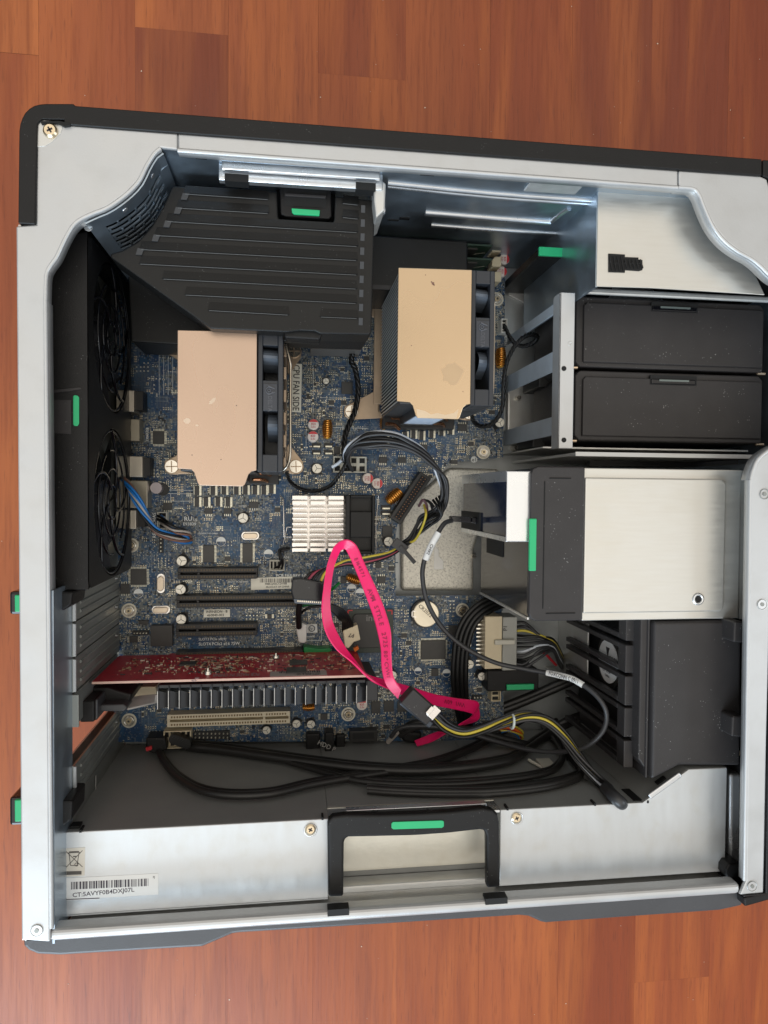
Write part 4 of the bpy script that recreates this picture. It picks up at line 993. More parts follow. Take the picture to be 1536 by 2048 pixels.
for px in range(318, 352, 9): m.pbox(px, 695, px+.6, 790, ZB+.0001, ZB+.00028)
bpart(m, 'silkscreen', WHITE)
m = MB(); c = P(623.5, 1257, ZB+.0005); m.ring((c.x, c.y, ZB+.00045), Z, .0022, .00035, 28, 4); m.text('hp', (c.x-.0001, c.y+.0002, ZB+.0005), (1, 0, 0), (.25, 1, 0), .0030, centre=True)
m.text('e1', P(948, 919, ZB+.0005)+Vector((0, 0, 0)), X, Y, .0040, centre=True); bpart(m, 'dark_silkscreen', PCB)

for kx in ((355, 1030, 402, 1052), (550, 1148, 612, 1157), (545, 1110, 584, 1119), (609, 1124, 625, 1133), (791, 1196, 808, 1205), (395, 1275, 500, 1292), (455, 1160, 500, 1166), (582, 726, 606, 826), (500, 1152, 590, 1180), (405, 1217, 462, 1236), (304, 1025, 314, 1078),
           (290, 845, 299, 885), (1003, 670, 1014, 700), (790, 995, 815, 1015), (940, 910, 956, 928), (395, 1062, 450, 1070), (610, 1268, 640, 1278), (885, 1198, 915, 1204)): keep(*kx)
# --- the countless small parts
RR = random.Random(5)
bx0, bx1 = P(226, 1000, ZB).x, P(1006, 1000, ZB).x; by0, by1 = P(600, 1482, ZB).y, P(600, 560, ZB).y
def rnd():
    while True:
        p = Vector((RR.uniform(bx0, bx1), RR.uniform(by0, by1)))
        if inside(p) and free(p.x, p.y): return p
def small(name, mats, n, gen):
    m = MB()
    for _ in range(n):
        p = rnd()
        if name == 'printed_trace' or RR.random() < .12+1.1*dens(p)**2: gen(m, p)
    o = bpart(m, name, mats); o['kind'] = 'stuff'; return o
def dens(p): return min(1, max(0, .55+.32*math.sin(p.x*58+1.7*math.sin(p.y*41))+.30*math.cos(p.y*71+1.4*math.sin(p.x*33+1))+(.25 if p.x > P(580, 1000, ZB).x else -.08)))
def lab_noise(p): return .5+.5*math.sin(p.x*61+1.3*math.sin(p.y*47))*math.cos(p.y*53+1.1*math.sin(p.x*39))
def patch(m, p):
    if RR.random() > .30+.7*lab_noise(p): return
    for _ in range(RR.randint(1, 5)):
        a, b = RR.choice(((.003, .0012), (.0012, .003), (.002, .002), (.0045, .0008), (.0008, .004), (.0014, .0014))); q = p+Vector((RR.uniform(-.003, .003), RR.uniform(-.003, .003)))
        if free(q.x, q.y, .001) and inside(q): z = ZB+RR.uniform(.0001, .00035); m.box(q.x-a/2, q.x+a/2, q.y-b/2, q.y+b/2, ZB, z, RR.choice((0, 0, 1)))
small('solder_patch', [PATCHG, PATCHT], 2600, patch)
def smd(m, p):
    rows = RR.choice((1, 1, 2, 3, 4)); v = RR.random() < .5; a, b = (.0009, .0017) if v else (.0017, .0009); mi = RR.choice((0, 0, 1, 1, 1)); sx_, sy_ = (.0017, 0) if v else (0, .0017)
    for i in range(rows):
        q = p+Vector((sx_*i, sy_*i))
        if not (free(q.x, q.y) and inside(q)): continue
        h = .0006; m.box(q.x-a/2, q.x+a/2, q.y-b/2, q.y+b/2, ZB, ZB+h*.8, 2)
        if v: m.box(q.x-a/2*.98, q.x+a/2*.98, q.y-b/2*.5, q.y+b/2*.5, ZB, ZB+h, mi)
        else: m.box(q.x-a/2*.5, q.x+a/2*.5, q.y-b/2*.98, q.y+b/2*.98, ZB, ZB+h, mi)
small('surface_component', [SMDT, SMDB, PATCHS], 2700, smd)
def dot(m, p):
    n = RR.randint(2, 6); st = RR.choice((.0013, .0018, .0025)); w_ = RR.choice((.00022, .0003, .0004)); cols = RR.randint(1, 3)
    for i in range(n):
        for j in range(cols):
            q = p+Vector((i*st, j*st))
            if free(q.x, q.y) and inside(q) and RR.random() < .85: m.box(q.x-w_, q.x+w_, q.y-w_, q.y+w_, ZB, ZB+.0005)
small('solder_joint', [PATCHS], 900, dot)
def trace(m, p):
    v = RR.random() < .5; L_ = RR.uniform(.002, .011); w_ = .00010
    a = (w_, L_/2) if v else (L_/2, w_)
    m.box(p.x-a[0], p.x+a[0], p.y-a[1], p.y+a[1], ZB, ZB+.00012)
    if RR.random() < .5:
        q = p+Vector((0, L_/2) if v else (L_/2, 0)); l2 = RR.uniform(.001, .005); a = (l2/2, w_) if v else (w_, l2/2); m.box(q.x-a[0], q.x+a[0], q.y-a[1], q.y+a[1], ZB, ZB+.00012)
small('printed_trace', [TRACE], 1200, trace)
def ic(m, p):
    if not free(p.x, p.y, .003): return
    w_, h_ = RR.choice(((.003, .0024), (.0022, .0022), (.0042, .0034), (.0050, .0030), (.0016, .0026))); m.box(p.x-w_/2, p.x+w_/2, p.y-h_/2, p.y+h_/2, ZB, ZB+.0011)
    n = 4
    for i in range(n):
        x = p.x-w_/2+w_*(i+.5)/n
        for s in (-1, 1): m.box(x-.0002, x+.0002, p.y+s*(h_/2+.0005)-.0004, p.y+s*(h_/2+.0005)+.0004, ZB, ZB+.0004, 1)
small('small_chip', [CHIP, PATCHS], 260, ic)

# ================================================================ chipset cooler
CC = thing('chipset_cooler', P(665, 1045, ZB), 'small silver finned cooler with a square black fan beside the pink cable loop', 'heat sink')
zt = ZB+.026; x0, x1, y0, y1 = RX(583, 990, 691, 1105, zt); m = MB(); m.box(x0+.001, P(748, 1040, .07).x, y0+.001, y1-.001, ZB+.002, ZB+.006)
rows = 11; cols = 3; hgt = (y1-y0)
for j in range(rows):
    for i in range(cols):
        xa = x0+(x1-x0)*(i+.03)/cols; xb = x0+(x1-x0)*(i+.90)/cols; y = y0+hgt*(j+.5)/rows
        w_ = .0014 if j in (0, 1, rows-1, rows-2) else .0006
        m.box(xa, xb, y-w_, y+w_, ZB+.006, zt)
m.build('aluminium_fins', SILV, CC, bevel=.00025)
xa, xb, ya, yb_ = RX(691, 990, 750, 1108, zt)
m = MB(); m.box(xa, xb, ya, yb_, ZB+.007, zt-.005); w_ = .0022
m.box(xa, xa+.0035, ya, yb_, zt-.005, zt); m.box(xb-w_, xb, ya, yb_, zt-.005, zt); m.box(xa+.0035, xb-w_, ya, ya+w_, zt-.005, zt); m.box(xa+.0035, xb-w_, yb_-w_, yb_, zt-.005, zt)
m.box(xa+.0035, xb-w_, ya+.012, yb_-.012, zt-.005, zt-.0006)
m.build('fan_housing', BLKS, CC, bevel=.0008, seg=3)
m = MB(); m.tube([P(583, 1074, ZB+.012), P(568, 1074, ZB+.012), P(567, 1000, ZB+.01), P(560, 990, ZB+.008)], .0005, 6, 1, smoothpath=False); m.nx(); m.tube([P(583, 1054, ZB+.01), P(574, 1054, ZB+.01), P(566, 1090, ZB+.006)], .0004, 6, 1, smoothpath=False); m.nx(); m.tube([P(750, 990, ZB+.018), P(757, 992, ZB+.016), P(752, 1040, ZB+.012), P(752, 1110, ZB+.01)], .0005, 6, 2)
m.build('wire_clip', SILV, CC)
m = MB(); m.tube([P(580, 1096, ZB+.012), P(560, 1098, ZB+.015), P(558, 1110, ZB+.016), P(562, 1125, ZB+.013), P(556, 1136, ZB+.009)], .0008, 6, 4); m.tube([P(580, 1097, ZB+.013), P(562, 1101, ZB+.014), P(562, 1112, ZB+.016), P(560, 1130, ZB+.013), P(549, 1136, ZB+.009)], .0008, 6, 4); m.tube([P(580, 1098, ZB+.014), P(560, 1104, ZB+.014), P(564, 1114, ZB+.016), P(566, 1128, ZB+.013), P(563, 1137, ZB+.009)], .0008, 6, 4)
m.build('fan_lead', BLKC, CC)
# ================================================================ processor coolers (two of a kind)
ZH = .168
C1 = thing('processor_cooler', P(440, 800, ZB), 'tall cooler with rosy copper top and pale scuffs, beside the CPU FAN SIDE sticker', 'cooler', 'tall processor coolers on the board')
def cb(mb, name, mat, **k): return mb.build(name, mat, C1, **k)
TP = [(355, 660), (514, 663), (513, 941), (504, 943), (497, 949), (490, 969), (486, 973), (399, 971), (395, 966), (388, 945), (382, 939), (354, 937)]
m = MB(); m.pp(TP, ZH-.0009, ZH); top1 = cb(m, 'top_plate', COPN2, bevel=.00035)
x0, x1, y0, y1 = RX(357, 662, 512, 938, ZH)
m = MB(); y = y0+.0008
while y < y1-.0005: m.box(x0+.0006, x1, y-.00022, y+.00022, ZB+.026, ZH-.001); y += .00235
m.box(x0+.004, x1-.001, y0+.0012, y1-.0005, ZB+.027, ZH-.004)
cb(m, 'cooling_fins', [FINB])
m = MB(); y = y0+.0008
while y < y1-.0005: m.box(x0+.0001, x0+.0006, y-.0003, y+.0003, ZB+.026, ZH-.001); y += .00235
cb(m, 'fin_edges', pm('pale_fin_edge', (.55, .53, .50), .6, .35))
m = MB(); xa, xb, ya, yb_ = RX(399, 940, 488, 968, ZH); m.box(xa+.001, xb-.001, ya+.002, yb_, ZB+.032, ZH-.001); m.box(x0+.001, x1-.001, yb_-.001, y0+.0012, ZB+.032, ZH-.001)
cb(m, 'plate_skirt', FINB, bevel=.0005)
m = MB(); m.box(x0+.003, x1+.012, ya+.001, ya+.016, ZB+.004, ZB+.018); cb(m, 'base_block', CHIPB, bevel=.0005)
m = MB()
for dy, dx in ((.0, 0), (.0045, .002)):
    m.nx()
    a = Vector((x1-.006+dx, ya+.004+dy, ZB+.030)); m.tube([a, a+Vector((.007, 0, -.004)), a+Vector((.010, -.001, -.010))], .0012, 8, 4)
    m.nx(); a = Vector((x0+.004+dx*2, ya+.003+dy, ZB+.028)); m.tube([a, a+Vector((.006, 0, -.004)), a+Vector((.011, -.003, -.008))], .0013, 8, 4)
cb(m, 'heat_pipe', COPR)
# fan frame with two openings
fx0, fx1, fy0, fy1 = RX(515, 664, 566, 944, ZH-.003); fz = ZH-.0025; cyf = (fy0+fy1)/2; hf = (fy1-fy0)/2
m = MB(); wl = (fx1-fx0)*.20
def fr(a, b): return fy1-(fy1-fy0)*a, fy1-(fy1-fy0)*b       # fractions from the top of the photo
o1a, o1b = fr(.098, .262); o2a, o2b = fr(.565, .875)
o1b = fr(.345, .4)[0]
m.box(fx0, fx0+wl, fy0, fy1, ZB+.032, fz); m.box(fx1-wl, fx1, fy0, fy1, ZB+.032, fz)
for a, b in ((fy1, o1a), (o1b, o2a), (o2b, fy0)): m.box(fx0+wl, fx1-wl, b, a, fz-.02, fz)
m.box(fx0+wl, fx1-wl, fy0, fy1, fz-.034, fz-.030)
m.box(fx0+wl, fx1-wl, fy0, fy0+.004, ZB+.032, fz-.02); m.box(fx0+wl, fx1-wl, fy1-.004, fy1, ZB+.032, fz-.02)
cb(m, 'fan_frame', BLKD if False else pm('blue_black_fan_plastic', (.022, .025, .031), 0, .36, .1, 90, .1, 1500), bevel=.0005, seg=2)
m = MB()
for (a, b, s) in ((o1a, o1b, -1), (o2a, o2b, 1)):
    m.nx()
    pts = []
    for k in range(9):
        t = k/8; yy = a+(b-a)*(t*.62+(.03 if s < 0 else .05)); zz = fz-.0015-.010*abs(2*t-.8)**2
        pts.append((yy, zz))
    for k in range(8):
        (ya_, za), (yb2, zb2) = pts[k], pts[k+1]; xo = .0030 if s > 0 else .0002
        m.add([(fx0+wl+xo, ya_, za), (fx1-wl-.0003, ya_, za-.002), (fx1-wl-.0003, yb2, zb2-.002), (fx0+wl+xo, yb2, zb2)], [(0, 1, 2, 3)], True)
cb(m, 'fan_blade', pm('slate_fan_blade', (.10, .118, .145), .1, .34, .1, 90))
m = MB(); xm = (fx0+fx1)/2; ca, cb_ = fr(.345, .42); a0, a1 = fr(.37, .56)
m.box(fx0+wl+.0004, fx1-wl-.0004, a1, a0, fz, fz+.0005); cb(m, 'logo_plate', pm('blue_black_logo_plastic', (.034, .038, .048), 0, .34, .05, 90), bevel=.0002)
m = MB(); m.text('DELTA', (xm-.0013, a0-.0072, fz+.0007), (0, -1, 0), (1, 0, 0), .0036, sx=.86)
q = Vector((xm, a0-.0040, fz+.0008))
m.ring(q+Vector((-.0006, 0, 0)), Z, .0020, .00035, 24, 6, 0, 5.2); m.ring(q+Vector((-.0006, 0, 0)), Z, .0009, .0003, 16, 6)
for s in (-1, 1): m.obox(q+Vector((.0006, s*.0018, 0)), Vector((.0030, -s*.0013, 0)).normalized()*.0022, Vector((.0013*s, .003, 0)).normalized()*.0003, (0, 0, .0003))
cb(m, 'fan_emblem', pm('raised_fan_lettering', (.085, .09, .105), 0, .35, .05))
# grille wire and clip on the fan side
m = MB(); xs = fx1+.0034
m.tube([(xs-.002, fy1-.004, .150), (xs+.0005, fy1-.014, .150), (xs+.0010, fy1-.020, .149), (xs+.0010, cyf, .149), (xs+.0010, fy0+.014, .149), (xs-.0005, fy0+.005, .148), (xs-.003, fy0+.002, .146)], .0009, 8, 4)
cb(m, 'retaining_wire', pm('dark_nickel_wire', (.50, .44, .36), .95, .25, .05))
m = MB()
for k in range(6):
    m.nx(); yy = fy1-.006-k*(fy1-fy0-.012)/5; m.box(fx1, fx1+.0018, yy-.004, yy+.004, ZB+.035, ZB+.085)
cb(m, 'side_clip', BRONZE, bevel=.0004)
# feet with spring screws
foot = [P(592, 933, ZB+.012), P(343, 933, ZB+.012), P(345, 694, ZB+.012), P(588, 702, ZB+.012)]
m = MB(); zf = ZB+.0095
cx_ = (fx0+x0)/2
for i, c in enumerate(foot):
    m.nx(); sx = 1 if c.x > cx_ else -1; sy = -1 if c.y < cyf else 1
    ex = (fx1+.002) if sx > 0 else x0+.001
    pts = [(ex, c.y-sy*.002), (ex, c.y-sy*.015), (ex+sx*.0015, c.y-sy*.017), (c.x+sx*.0050, c.y-sy*.004), (c.x+sx*.0058, c.y), (c.x+sx*.0048, c.y+sy*.0035), (c.x+sx*.002, c.y+sy*.0055), (c.x-sx*.002, c.y+sy*.0058), (ex-sx*.004, c.y+sy*.004)]
    m.prism(pts, zf-.0010, zf)
m.nx(); m.box(x0-.0002, x0+.0012, foot[1].y, foot[2].y, ZB+.004, zf); m.nx(); m.box(fx1+.0002, fx1+.0018, foot[0].y, foot[3].y, ZB+.004, zf)
m.nx(); m.box(x0-.0035, x0+.003, foot[1].y+.006, foot[2].y-.006, zf+.0001, zf+.001)
cb(m, 'mounting_bracket', BRONZE, bevel=.0004)
for c in foot:
    m = MB(); m.cyl((c.x, c.y), .0034, ZB+.001, ZB+.010, 24); m.cyl((c.x, c.y), .0050, zf+.0002, zf+.0024, 30, .0046)
    o = cb(m, 'spring_screw', SCREW)
    m = MB()
    for k in (0.5, 2.07):
        d = Vector((math.cos(k+1.1), math.sin(k+1.1), 0)); m.obox((c.x, c.y, zf+.0024), d*.0040, Vector((-d.y, d.x, 0))*.0004, (0, 0, .0001))
    m.build('slot', BRONZE, o)
OFF = P(797, 535, ZH)-P(355, 660, ZH); OFF.z = 0
C2 = copy_thing(C1, OFF, 'tall cooler with golden top and one grey smudge, beside the memory modules', 'tall processor coolers on the board')
for ch in C2.children:
    if ch.name.startswith('top_plate'): ch.data = ch.data.copy(); ch.data.materials[0] = COPN; ch['label'] = 'golden top plate with a grey round smudge'
# wear marks on the tops
m = MB()
def blot(mb, px, py, r, z, R_, el=1.0, ang=0.0):
    c = P(px, py, z); n = 18; ca, sa = math.cos(ang), math.sin(ang); pts = []
    for k in range(n):
        t = 2*math.pi*k/n; q = r*(.8+.3*R_.random()); a = q*math.cos(t)*el; b = q*math.sin(t); pts.append((c.x+a*ca-b*sa, c.y+a*sa+b*ca))
    mb.prism(pts, z-.0002, z+.00012)
R_ = random.Random(9)
blot(m, 425, 802, .0011, ZH, R_, 2.6, .8); blot(m, 374, 842, .0018, ZH, R_, 1.1); blot(m, 394, 851, .0006, ZH, R_, 1.6)
m.build('scuff_mark', pm('pale_scuff', (.60, .49, .39), .8, .36, .05), C1)
m = MB(); [blot(m, a, b, .0003, ZH, R_) for a, b in ((473, 811), (384, 910), (442, 919))]; m.build('dark_speck', INK, C1)
m = MB(); blot(m, 905, 747, .0065, ZH, R_, 1.1); m.build('grey_smudge', pm('thermal_smudge', (.548, .41, .268), .88, .42, .05, 60), C2)
m = MB(); [blot(m, a, b, c_, ZH, R_) for a, b, c_ in ((866, 567, .0009), (863, 564, .0005), (868, 570, .0005), (851, 550, .0003), (823, 691, .0003), (926, 783, .0003))]; m.build('brown_speck', BROWNW, C2)
m = MB(); pts = [(835, 836), (913, 838), (917, 818), (908, 826), (890, 830), (875, 826), (862, 829), (850, 822), (833, 818)]; m.pp(pts, ZH-.00001, ZH+.00005); m.build('worn_patch', pm('worn_pale_metal', (.63, .51, .37), .7, .36, .05), C2)
a, b, c_, d = RX(835, 815, 912, 838, ZH); m = MB(); m.box(a+.002, b-.002, ya+OFF.y+.0016, ya+OFF.y+.002, ZB+.045, ZH-.012); m.build('side_label', LBLUE, C2)

# ================================================================ memory air shroud (big ribbed cover)
SH = thing('memory_air_shroud', P(520, 520, .06), 'large ribbed black plastic air shroud with a green latch over the memory at the rear', 'air shroud')
ZSH = .1775
OUTS = [(345, 371), (450, 377), (554, 383), (556, 432), (562, 445), (575, 451), (650, 456), (662, 450), (668, 440), (670, 392), (748, 400), (750, 404), (743, 666), (738, 669), (640, 667), (630, 662), (600, 661), (575, 664), (422, 657), (220, 514), (221, 507), (245, 500), (275, 483), (303, 452), (325, 415)]
m = MB(); m.pp(OUTS, ZSH-.022, ZSH); m.build('ribbed_cover', BLKS, SH, bevel=.0012, seg=3)
m = MB()
rib = [((368, 388), (538, 399), 730, 410), ((354, 416), (538, 427), 730, 438), ((333, 443), 0, 728, 466), ((310, 471), 0, 728, 494), ((280, 499), 0, 727, 522), ((279, 528), 0, 727, 551), ((325, 558), 0, 726, 579), ((370, 590), 0, 726, 608)]
me_ = MB()
def wedge(xa, ya, xb, yb_):
    q0_, q1_ = P(xa+2, ya, ZSH+.001), P(xb-3, yb_, ZSH+.001); me_.tube([(q0_.x, q0_.y, ZSH+.00095), (q1_.x, q1_.y, ZSH+.00095)], .00017, 6, 1, smoothpath=False)
    a = P(xa, ya, ZSH); b = P(xb, yb_, ZSH); a2 = P(xa+3, ya-17, ZSH); b2 = P(xb-1, yb_-17, ZSH); h = .0010
    m.add([(a.x, a.y, ZSH+.0001), (b.x, b.y, ZSH+.0001), (b2.x, b2.y, ZSH+.0001), (a2.x, a2.y, ZSH+.0001), (a.x, a.y+.0003, ZSH+h), (b.x, b.y+.0003, ZSH+h)], [(4, 5, 2, 3), (0, 1, 5, 4), (0, 4, 3), (1, 2, 5)])
for (a, mid, xe, ye) in rib:
    if mid: wedge(a[0], a[1], mid[0], mid[1]); wedge(684, ye-3, xe-12, ye)
    else: wedge(a[0], a[1], xe-12, ye-1)
wedge(416, 621, 578, 630); wedge(640, 634, 716, 637)
m.build('rib', BLKS, SH)
me_.build('rib_highlight', pm('rib_highlight_tone', (.10, .10, .098), 0, .28, .05), SH)  # thin paler lines paint the highlight along each rib edge
m = MB()
for k in range(9):
    ye = 412+k*28.1; xe = 730-k*.6; a = P(xe-8, ye, ZSH); b = P(xe, ye+14, ZSH); m.add([(a.x, a.y, ZSH+.0013), (b.x, a.y, ZSH+.0013), (b.x, b.y, ZSH+.0002), (a.x, b.y, ZSH+.0002)], [(0, 3, 2, 1)])
for x_, y_ in ((366, 391), (352, 419), (331, 446), (308, 474), (276, 501)):
    a = [P(x_, y_-4, ZSH), P(x_+13, y_-3, ZSH), P(x_+8, y_+10, ZSH), P(x_-4, y_+9, ZSH)]; m.prism([q.xy for q in a], ZSH, ZSH+.0009)
m.build('rib_end', pm('satin_black_rib_end', (.030, .034, .040), 0, .30, .05), SH)
# latch
m = MB(); m.pp([(559, 370), (662, 376), (664, 432), (658, 438), (572, 433), (561, 428)], ZSH-.008, ZSH-.0015); o = m.build('latch', BLKG if False else BLK, SH, bevel=.0010, seg=3)
m = MB(); m.pp([(568, 376), (653, 381), (652, 416), (568, 411)], ZSH-.0015, ZSH-.0012); m.build('latch_recess', DARKH, o)
m = MB(); m.pp([(570, 386), (652, 391), (651, 396), (570, 391)], ZSH-.0012, ZSH+.0002); m.build('latch_bar', BLKD, o, bevel=.0003)
m = MB(); m.pp([(583, 416), (640, 420), (639, 431), (588, 428), (584, 424)], ZSH-.0015, ZSH+.0003); m.build('green_tab', GREEN, o, bevel=.0004)
m = MB(); m.pp([(553, 372), (671, 380), (671, 458), (552, 452)], ZSH-.026, ZSH-.020); m.build('latch_well', DARKH, SH)
# front finger tab
m = MB(); m.pp([(568, 664), (580, 654), (600, 648), (620, 649), (638, 658), (645, 667), (640, 680), (570, 676)], ZSH-.016, ZSH-.004); m.build('finger_tab', BLK, SH, bevel=.0012)
m = MB(); m.pp([(566, 678), (640, 682), (638, 686), (568, 682)], ZSH-.018, ZSH-.012); m.build('finger_tab_lip', BLKS, SH, bevel=.0004)
# ducts at lower level
m = MB(); m.pp([(248, 508), (420, 540), (424, 700), (355, 689), (262, 683), (256, 560)], .062, .106); m.build('side_duct', BLKS, SH, bevel=.001)
m = MB(); x0, x1, y0, y1 = RX(622, 683, 723, 700, .09); m.box(x0, x1, y0+.003, y0+.0045, ZB+.006, .0905); m.box(x0, x1, y0+.0006, y0+.0024, ZB+.006, .088); m.build('duct_lip', pm('grey_sheen_plastic', (.16, .15, .14), .2, .4, .05), SH)
m = MB(); x0, x1, y0, y1 = RX(575, 500, 740, 684, .155); m.box(x0, x1-.002, y0+.001, y1, .128, .155); m.build('shroud_body', BLK, SH, bevel=.0012)
m = MB(); m.pp([(589, 679), (604, 680), (602, 688), (589, 688)], .0885, .0888); m.build('duct_sticker', LABEL, SH)

MS = thing('memory_cover', P(840, 520, .06), 'flat matt black cover over the memory modules between the ribbed shroud and the golden cooler', 'memory cover')
m = MB(); m.pp([(740, 470), (936, 482), (935, 560), (935, 590), (740, 578)], .066, .118); m.build('cover_body', BLKS, MS, bevel=.0012)
m = MB(); m.pp([(744, 569), (800, 572), (800, 580), (744, 578)], .1178, .1184); m.build('cover_edge', BLKD, MS)
mm = None
for i, py in enumerate((484, 512)):
    z = ZB+.034; x0, x1, y0, y1 = RX(760, py, 984, py+3, z)
    if mm is None:
        mm = thing('memory_module', ((x0+x1)/2, y0, ZB+.008), 'green memory module standing in its slot, nearest the top wall', 'memory module', 'memory modules beside the black cover')
        m = MB(); m.box(x0, x1, y0, y0+.0013, ZB+.008, z); m.build('module_board', pm('dark_green_board', (.02, .05, .03), 0, .4, .15, 300), mm)
        m = MB()
        for k in range(8): xx = x0+.006+k*(x1-x0-.014)/8; m.box(xx, xx+.007, y0-.0011, y0, ZB+.014, z-.005)
        m.build('memory_chip', CHIP, mm)
        m = MB()
        for k in range(14): xx = x1-.014+k*.0009; m.box(xx, xx+.0005, y0-.0002, y0+.0001, ZB+.012+k*.0006, ZB+.0126+k*.0006)
        m.build('module_pad', PATCHS, mm); base_mm = (x0, y0)
    else:
        copy_thing(mm, (0, y0-base_mm[1], 0), 'green memory module standing in its slot, nearest the golden cooler', 'memory modules beside the black cover')

# ================================================================ rear fan housing
XF = P(176, 980, .180).x; XA = P(103, 980, .180).x; ZF0, ZF1 = .070, .1805
yT, yBt = P(175, 463, ZF1).y, P(175, 1179, ZF1).y
RF = thing('rear_fan_housing', ((XA+XF)/2, (yT+yBt)/2, ZF0), 'tall black housing with two swirl-grilled fans along the rear wall', 'fan housing')
m = MB(); m.prism([P(102, 545, ZF1).xy, P(125, 492, ZF1).xy, P(146, 470, ZF1).xy, (XF, yT), (XF, yBt), (XA+.0005, yBt), (XA+.0005, yBt+.01)], ZF1-.002, ZF1)
m.box(XA+.001, XA+.003, yBt, yT-.02, ZF0, ZF1-.002); m.box(XA+.003, XF-.0012, yBt, yBt+.0015, ZF0, ZF1-.002); m.box(XA+.003, XF-.0012, yT-.002, yT, ZF0, ZF1-.002)
fc = [PX(222, 674, XF).y, PX(222, 1005, XF).y]; zc_ = (ZF0+ZF1)/2-.004; fr_ = .047
for c in fc:
    pass
half = (fc[0]-fc[1])/2; mid = (fc[0]+fc[1])/2
for i, c in enumerate(fc):
    top_ = yT if i == 0 else mid; bot_ = mid if i == 0 else yBt
    hh = (top_-bot_)/2; cc = (top_+bot_)/2
    plate_hole(m, (XF, cc, (ZF0+ZF1)/2), Y, Z, hh, (ZF1-ZF0)/2, fr_, .0012, 64, cu=c-cc, cv=zc_-(ZF0+ZF1)/2)
m.build('housing', BLK, RF, bevel=.0007)
for c in fc:
    hub = Vector((XF-.001, c, zc_))
    m = MB()
    for rr, a0, a1 in ((.0455, 0, 2*math.pi), (.0335, .5, 3.2), (.0335, 3.9, 6.5), (.0215, 0, 2*math.pi), (.011, 0, 2*math.pi)): m.ring(hub, X, rr, .0007, 44, 6, a0, a1, u=Y)
    for k in range(5):
        a = k*2*math.pi/5+.4; pts = []
        for t in range(9):
            r = .009+(.0465-.009)*t/8; b = a+.9*t/8; pts.append(hub+Y*(r*math.cos(b))+Z*(r*math.sin(b)))
        m.tube(pts, .0010, 6, 2)
    g = m.build('fan_grille', BLKG, RF)
    m = MB(); h2 = hub-X*.009
    m.rod(h2-X*.01, h2+X*.004, .016, .015, 28)
    for k in range(7):
        a = k*2*math.pi/7; vs = []
        for t in range(6):
            r = .015+.029*t/5; b = a+.35*t/5
            for s in (-1, 1): bb = b+s*.34; vs.append(h2+Y*(r*math.cos(bb))+Z*(r*math.sin(bb))+X*(.006*s))
        m.add(vs, [(2*t, 2*t+1, 2*t+3, 2*t+2) for t in range(5)], True)
    m.build('fan_rotor', pm('glossy_fan_blade', (.030, .030, .033), 0, .24, .1, 90), RF)
m = MB(); m.pp([(146, 792), (149, 790), (155, 791), (158, 795), (158, 847), (155, 852), (149, 852), (146, 849)], ZF1, ZF1+.0006); m.build('green_tab', GREEN, RF, bevel=.0003)
m = MB(); m.pp([(105, 780), (160, 775), (163, 778), (140, 782), (105, 786)], ZF1, ZF1+.0004); m.pp([(107, 800), (142, 800), (142, 868), (107, 866)], ZF1, ZF1+.0003); m.build('thumb_ridge', BLKD, RF)

# ================================================================ graphics card
YG = P(450, 1362, .138).y; ZG0, ZG1 = ZB+.006, .1375
GC = thing('graphics_card', P(460, 1365, ZG0), 'red graphics card with a long grey finned heatsink standing in the lowest black slot', 'graphics card')
gx0, gx1 = P(184, 1371, ZG1).x, P(733, 1356, ZG1).x
XW2 = XW+.004
m = MB(); m.box(gx0, gx1, YG, YG+.0016, ZG0+.004, ZG1); m.box(gx0+.035, gx1-.06, YG, YG+.0016, ZG0, ZG0+.004); m.build('card_board', PCBR, GC)
m = MB(); m.box(gx0, gx1, YG+.0001, YG+.0015, ZG1, ZG1+.0003); m.build('board_rim', PCBE, GC)
m = MB(); RG_ = random.Random(21); yb2 = YG+.0016
for _ in range(760):
    cl = RG_.random(); xx = RG_.gauss(gx0+.070, .013) if cl < .30 else RG_.uniform(gx0+.01, gx1-.008); zz = RG_.uniform(ZG0+.012, ZG1-.014)
    w_, h_ = RG_.choice(((.0016, .0008), (.0008, .0016), (.0007, .0007), (.0005, .0005), (.003, .0005))); m.box(xx, xx+w_, yb2, yb2+RG_.choice((.0003, .0007)), zz, zz+h_, RG_.choice((0, 1, 1, 2, 2)))
m.build('surface_component', [PATCHS, SMDB, SMDT], GC)['kind'] = 'stuff'
def onG(px, py): return PY(px, py, yb2)
m = MB()
for a, b, c, d in ((579, 1323, 615, 1330), (573, 1338, 613, 1347), (362, 1326, 390, 1332)):
    m.nx(); q0 = onG(a, b); q1 = onG(c, d); m.box(min(q0.x, q1.x), max(q0.x, q1.x), yb2, yb2+.0012, min(q0.z, q1.z), max(q0.z, q1.z))
m.build('card_chip', CHIP, GC)
m = MB(); q0 = onG(540, 1350); q1 = onG(655, 1354); m.box(q0.x, q1.x, yb2, yb2+.0002, ZG1-.0135, ZG1-.0010); lb = m.build('card_label', pm('worn_card_label', (.42, .36, .33), 0, .5, .08), GC)
m = MB(); xx = q0.x+.006
while xx < q1.x-.004: w_ = RG_.choice((.0003, .0006, .0009)); m.box(xx, xx+w_, yb2+.0002, yb2+.0003, ZG1-.0130, ZG1-.0085); xx += w_+RG_.choice((.0004, .0008))
m.text('1027714500 A 102', (q1.x-.004, yb2+.0003, ZG1-.0075), -X, Z, .0078, sx=.26); m.build('label_print', INK, lb)
m = MB(); q = onG(515, 1356); m.text('PCB MADE IN CHINA', (q.x+.001, yb2+.0004, ZG1-.0100), -X, Z, .0105, sx=.30)
m.text('ATI', (onG(440, 1350).x, yb2+.0003, ZG1-.022), -X, Z, .0001) if False else None
